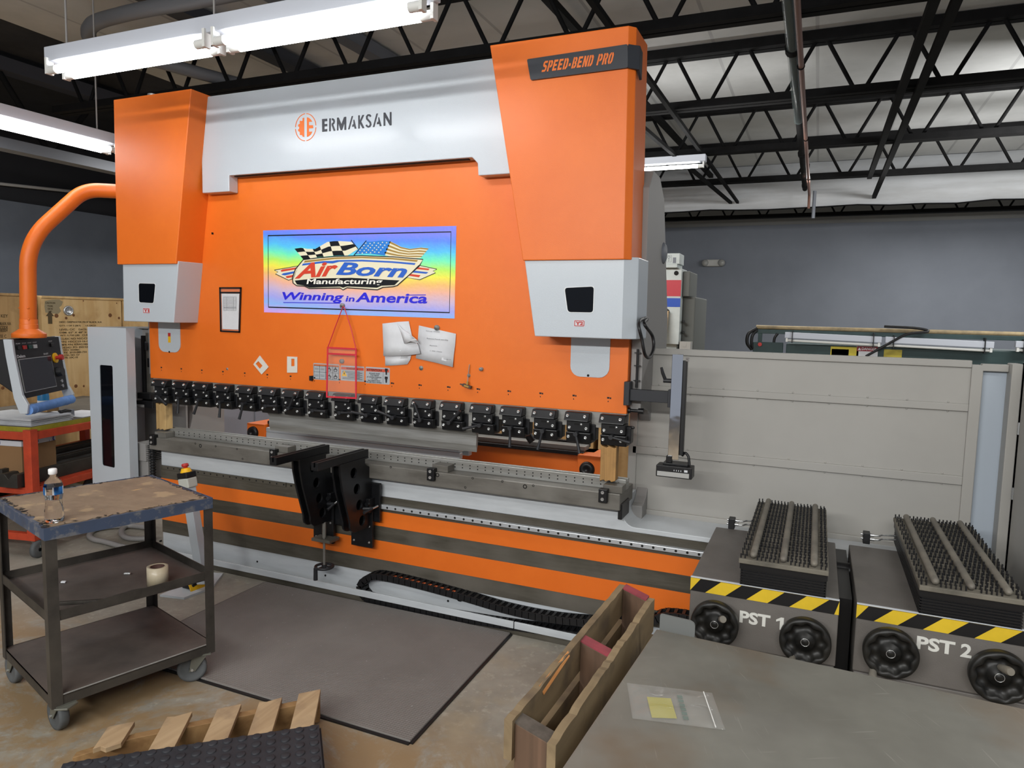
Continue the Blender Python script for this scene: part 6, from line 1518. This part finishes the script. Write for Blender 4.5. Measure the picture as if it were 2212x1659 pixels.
a = Tq(.30, .06, TZ + .055); o = MB().tube([a, a + TA * .05 + V(0, 0, .005), a + TA * .09], [.008, .012, .008], 10).build('pliers', M['black'], None, origin=a); tag(o, 'dark pliers lying on the edge of the paper stack', 'tool')

# ---- pallet with studded rubber mat, bottom left
PX = V(.655, .755, 0); PY_ = V(.54, -.842, 0)
t = thing('wooden_pallet', 'broken slatted wooden pallet lying on the floor at the bottom left', 'pallet', (-1.7, 1.5, 0))
Mpal = wood('pallet_slat', '#B39A78', '#9C8262', 'y', 14, 1.5, '#85705A'); Mpal2 = wood('pallet_stringer', '#94744C', '#775835', 'x', 12, 1.2)
a, b = az(165, 1609, .10), az(692, 1503, .10); a.z = b.z = 0
for k, off in enumerate((0, .5)):
    q = PY_ * off; MB().prism([a + q + V(0, 0, .012), b + q + V(0, 0, .012), b + q + V(0, 0, .10), a + (b - a) * .22 + q + V(0, 0, .10), a + q + V(0, 0, .075)], PY_ * .035).build('stringer', Mpal2, t, .002)
for k, q in enumerate(((668, 1500), (583, 1518), (493, 1533), (385, 1550), (258, 1572))):
    p = az(*q, .117); p.z = 0; ln = .62 if k != 4 else .13
    p = p - PY_ * .02; dv = PY_ * ln
    w = PX * .042; j = .01
    pt = [p - w, p - w * .3 + PY_ * j * (k % 2), p + w, p + w + dv] + ([p + dv + PY_ * .012, p + dv - w * .5 - PY_ * .008] if k == 4 else []) + [p - w + dv]
    MB().prism([v_ + V(0, 0, .101) for v_ in pt], (0, 0, .018)).build('slat', Mpal, t, .0015)
for k in range(4):
    p = a.lerp(b, .12 + .24 * k); MB().prism([p - PX * .045, p + PX * .045, p + PX * .045 + PY_ * .6, p - PX * .045 + PY_ * .6], (0, 0, .012)).build('bottom_slat', Mpal, t)
Mst2 = mat('black_stud_rubber', '#26272C', rough=.6, col2='#2E2F34', scale=10)
SX = V(.751, .66, 0); SY = V(.66, -.751, 0); s0_ = V(-1.557, 1.95, 0)
t = thing('studded_mat', 'black rubber mat with round studs lying on the wooden pallet', 'mat', s0_ + SY * .3 - SX * .3 + V(0, 0, .12))
def Sq(u, v, z): return s0_ - SX * u + SY * v + V(0, 0, z)
MB().prism([Sq(0, 0, .120), Sq(.80, 0, .120), Sq(.80, .7, .120), Sq(0, .7, .120)], (0, 0, .010)).build('sheet', Mst2, t, .002)
MB().prism([Sq(.005, .01, .132) - V(0, 0, .026), Sq(-.006, .0, .11), Sq(-.006, .7, .11), Sq(.005, .7, .106)], (0, 0, .008)).build('under_sheet', Mst2, t)
sb = MB()
for i in range(17):
    for j in range(15):
        p = Sq(.022 + i * .047, .018 + j * .046, .129); sb.lathe([(.0155, 0), (.0150, .0045), (.013, .0055), (0, .0055)], p, (0, 0, 1), 18)
sb.build('stud_pattern', Mst2, t)

# ---- narrow pallet standing on edge beside the steel table
Mold = wood('weathered_board', '#877559', '#695942', 'y', 9, 1.5, '#50453A'); Mold2 = wood('dark_stringer', '#6B5342', '#4E3D30', 'z', 12, 1.5, '#3B312A')
t = thing('upright_pallet', 'narrow weathered wooden pallet standing on edge beside the steel table', 'pallet', (-.46, 1.63, 0))
nl, nr, fl, fr2 = V(-.530, 1.235, 0), V(-.408, 1.20, 0), V(-.507, 2.045, 0), V(-.388, 1.985, 0)
dl = (fl - nl).normalized(); dr_ = (fr2 - nr).normalized()
def brd(p, q, z0, z1, th_, side, m, jag=0, name='deck_board'):
    d = (q - p).normalized(); n_ = V(d.y, -d.x, 0) * (th_ * side); top = []; N_2 = 40
    for k in range(N_2 + 1): top.append(p.lerp(q, k / N_2) + V(0, 0, z1 - jag * rg.random() ** 2))
    return MB().prism([p + V(0, 0, z0), q + V(0, 0, z0)] + top[::-1], n_).build(name, m, t)
brd(nl, fl, .715, .80, .018, 1, Mold, .004); brd(nr, fr2, .70, .80, .018, -1, Mold, .006)
for z in (.60, .32, .0): brd(nl, fl, z, z + .09, .018, 1, Mold); brd(nr, fr2, z, z + .09, .018, -1, Mold)
Mredend = mat('red_sprayed_end', '#97404A', rough=.7, col2='#7A3A40', scale=14)
for f, top, red in ((.015, .792, False), (.50, .795, True), (.965, .80, True)):
    L0 = nl.lerp(fl, f) + V(.018, 0, 0); R0 = nr.lerp(fr2, f) - V(.018, 0, 0); d = dl * .036
    o = MB().prism([L0 + V(0, 0, .0), R0, R0 + d, L0 + d], (0, 0, top - .004)).build('stringer', Mold2, t, .002)
    MB().prism([L0 + V(0, 0, top - .004), R0 + V(0, 0, top - .004), R0 + d + V(0, 0, top - .004), L0 + d + V(0, 0, top - .004)], (0, 0, .004)).build('end_grain', Mredend if red else mat('grey_end_grain', '#5A524A', rough=.85, col2='#463F38', scale=30), o)
pc_ = MB()
p = nl + dl * .16; pc_.prism([p + V(-.001, 0, .745), p + dl * .22 + V(-.001, 0, .785), p + dl * .24 + V(-.001, 0, .8015), p + dl * .02 + V(-.001, 0, .8015)], (.021, 0, 0)) if False else pc_.prism([nl + dl * .15 + V(.012, 0, .7985), nl + dl * .16 + V(.02, 0, .775), nl + dl * .32 + V(.02, 0, .792), nl + dl * .33 + V(.012, 0, .8)], (.0008, 0, .0006)).build('fresh_break', wood('fresh_wood', '#D6965A', '#C07E44', 'y', 30), t)

# ---- steel table
Mtab = mat('scuffed_steel_top', '#7B7A72', rough=.42, metal=.25, col2='#6A6861', scale=3, col3='#6B573F', scale3=2.2, lo3=.52, hi3=.70)
def scratch(m):
    nt = m.node_tree; N = nt.nodes; L = nt.links; b = N['Principled BSDF']; tc = N.new('ShaderNodeTexCoord')
    for rot, off in ((.5, 0), (-1.0, 3.3), (1.9, 7.1)):
        mp = N.new('ShaderNodeMapping'); mp.vector_type = 'TEXTURE'; mp.inputs['Rotation'].default_value = (0, 0, rot); mp.inputs['Scale'].default_value = (.25, .012, 1); mp.inputs['Location'].default_value = (off, off, 0); L.new(tc.outputs['Object'], mp.inputs['Vector'])
        n = N.new('ShaderNodeTexNoise'); n.inputs['Scale'].default_value = 2.2; n.inputs['Detail'].default_value = 2; L.new(mp.outputs[0], n.inputs['Vector'])
        r = N.new('ShaderNodeMapRange'); r.inputs['From Min'].default_value = .70; r.inputs['From Max'].default_value = .80; r.inputs['To Max'].default_value = .35; L.new(n.outputs['Fac'], r.inputs['Value'])
        mx = N.new('ShaderNodeMix'); mx.data_type = 'RGBA'; mx.inputs[7].default_value = lin('#A3A29A'); L.new(b.inputs['Base Color'].links[0].from_socket, mx.inputs[6]); L.new(r.outputs[0], mx.inputs[0]); L.new(mx.outputs[2], b.inputs['Base Color'])
scratch(Mtab)
ZB = .80
tc_ = [V(-.340, 1.782, 0), V(.60, 1.733, 0), V(.55, .55, 0), V(-.402, .60, 0)]
t = thing('steel_table', 'scuffed grey steel work table at the bottom right corner', 'table', (.1, 1.2, 0))
MB().prism([p + V(0, 0, ZB - .02) for p in tc_], (0, 0, .02)).build('table_top', Mtab, t, .003)
for p, sx_, sy_ in zip(tc_, (1, -1, -1, 1), (-1, -1, 1, 1)): MB().box(min(p.x + sx_ * .03, p.x + sx_ * .09), max(p.x + sx_ * .03, p.x + sx_ * .09), min(p.y + sy_ * .03, p.y + sy_ * .09), max(p.y + sy_ * .03, p.y + sy_ * .09), 0, ZB - .02).build('leg', Mcs, t)
rl_ = MB()
for a, b in zip(tc_, tc_[1:] + tc_[:1]):
    i = V(.1, 1.2, 0); p, q = a.lerp(i, .06), b.lerp(i, .06); rl_.bar(p + V(0, 0, ZB - .05), q + V(0, 0, ZB - .05), .03, .06)
rl_.build('apron', Mcs, t)
MB().me(cut([rpoly([(-.335, .74), (-.245, .74), (-.245, .825), (-.255, .832), (-.335, .836)], .006)], .006, (0, 1.795, 0), N=(0, 1, 0))).build('corner_plate', mat('plate_grey', '#6A6C6A', rough=.5), t)
# plastic bag
bgP = [az(*q, ZB + .001) for q in ((1354, 1476), (1538, 1498), (1567, 1578), (1366, 1553))]
t = thing('plastic_bag', 'small clear zip bag with a yellow label lying on the steel table', 'bag', sum(bgP, V(0, 0, 0)) / 4)
g = []
for i in range(13):
    r = []
    for j in range(19):
        u, v = j / 18, i / 12; p = bgP[0].lerp(bgP[1], u).lerp(bgP[3].lerp(bgP[2], u), v); ed = min(u, 1 - u, v, 1 - v)
        r.append(p + V(0, 0, .0008 + min(ed * 5, 1) * (.004 + .004 * math.sin(9 * u + 7 * v) * math.cos(11 * v - 5 * u) + .003 * rg.random())))
    g.append(r)
MB().sheet(g, (0, 0, .0006)).build('film', mat('clear_film', '#D8D8D4', rough=.08, alpha=.10, spec=1.0), t)
def onb(u, v): return bgP[0].lerp(bgP[1], u).lerp(bgP[3].lerp(bgP[2], u), v)
MB().prism([onb(u, v) + V(0, 0, .0012) for u, v in ((.21, .36), (.49, .32), (.50, .86), (.22, .92))], (0, 0, .0006)).build('yellow_label', mat('label_yellow', '#98901E', rough=.6), t)
pr_ = MB()
for k in range(6): pr_.prism([onb(u, v) + V(0, 0, .0012) for u, v in ((.57, .20 + .115 * k), (.63, .20 + .115 * k), (.63, .28 + .115 * k), (.57, .28 + .115 * k))], (0, 0, .0005))
pr_.build('green_print', mat('green_print', '#1F4A3C', rough=.6), t)
MB().tube([onb(.90, .02) + V(0, 0, .003), onb(.90, .98) + V(0, 0, .003)], .0012, 6).build('zip_strip', M['fixw'], t)
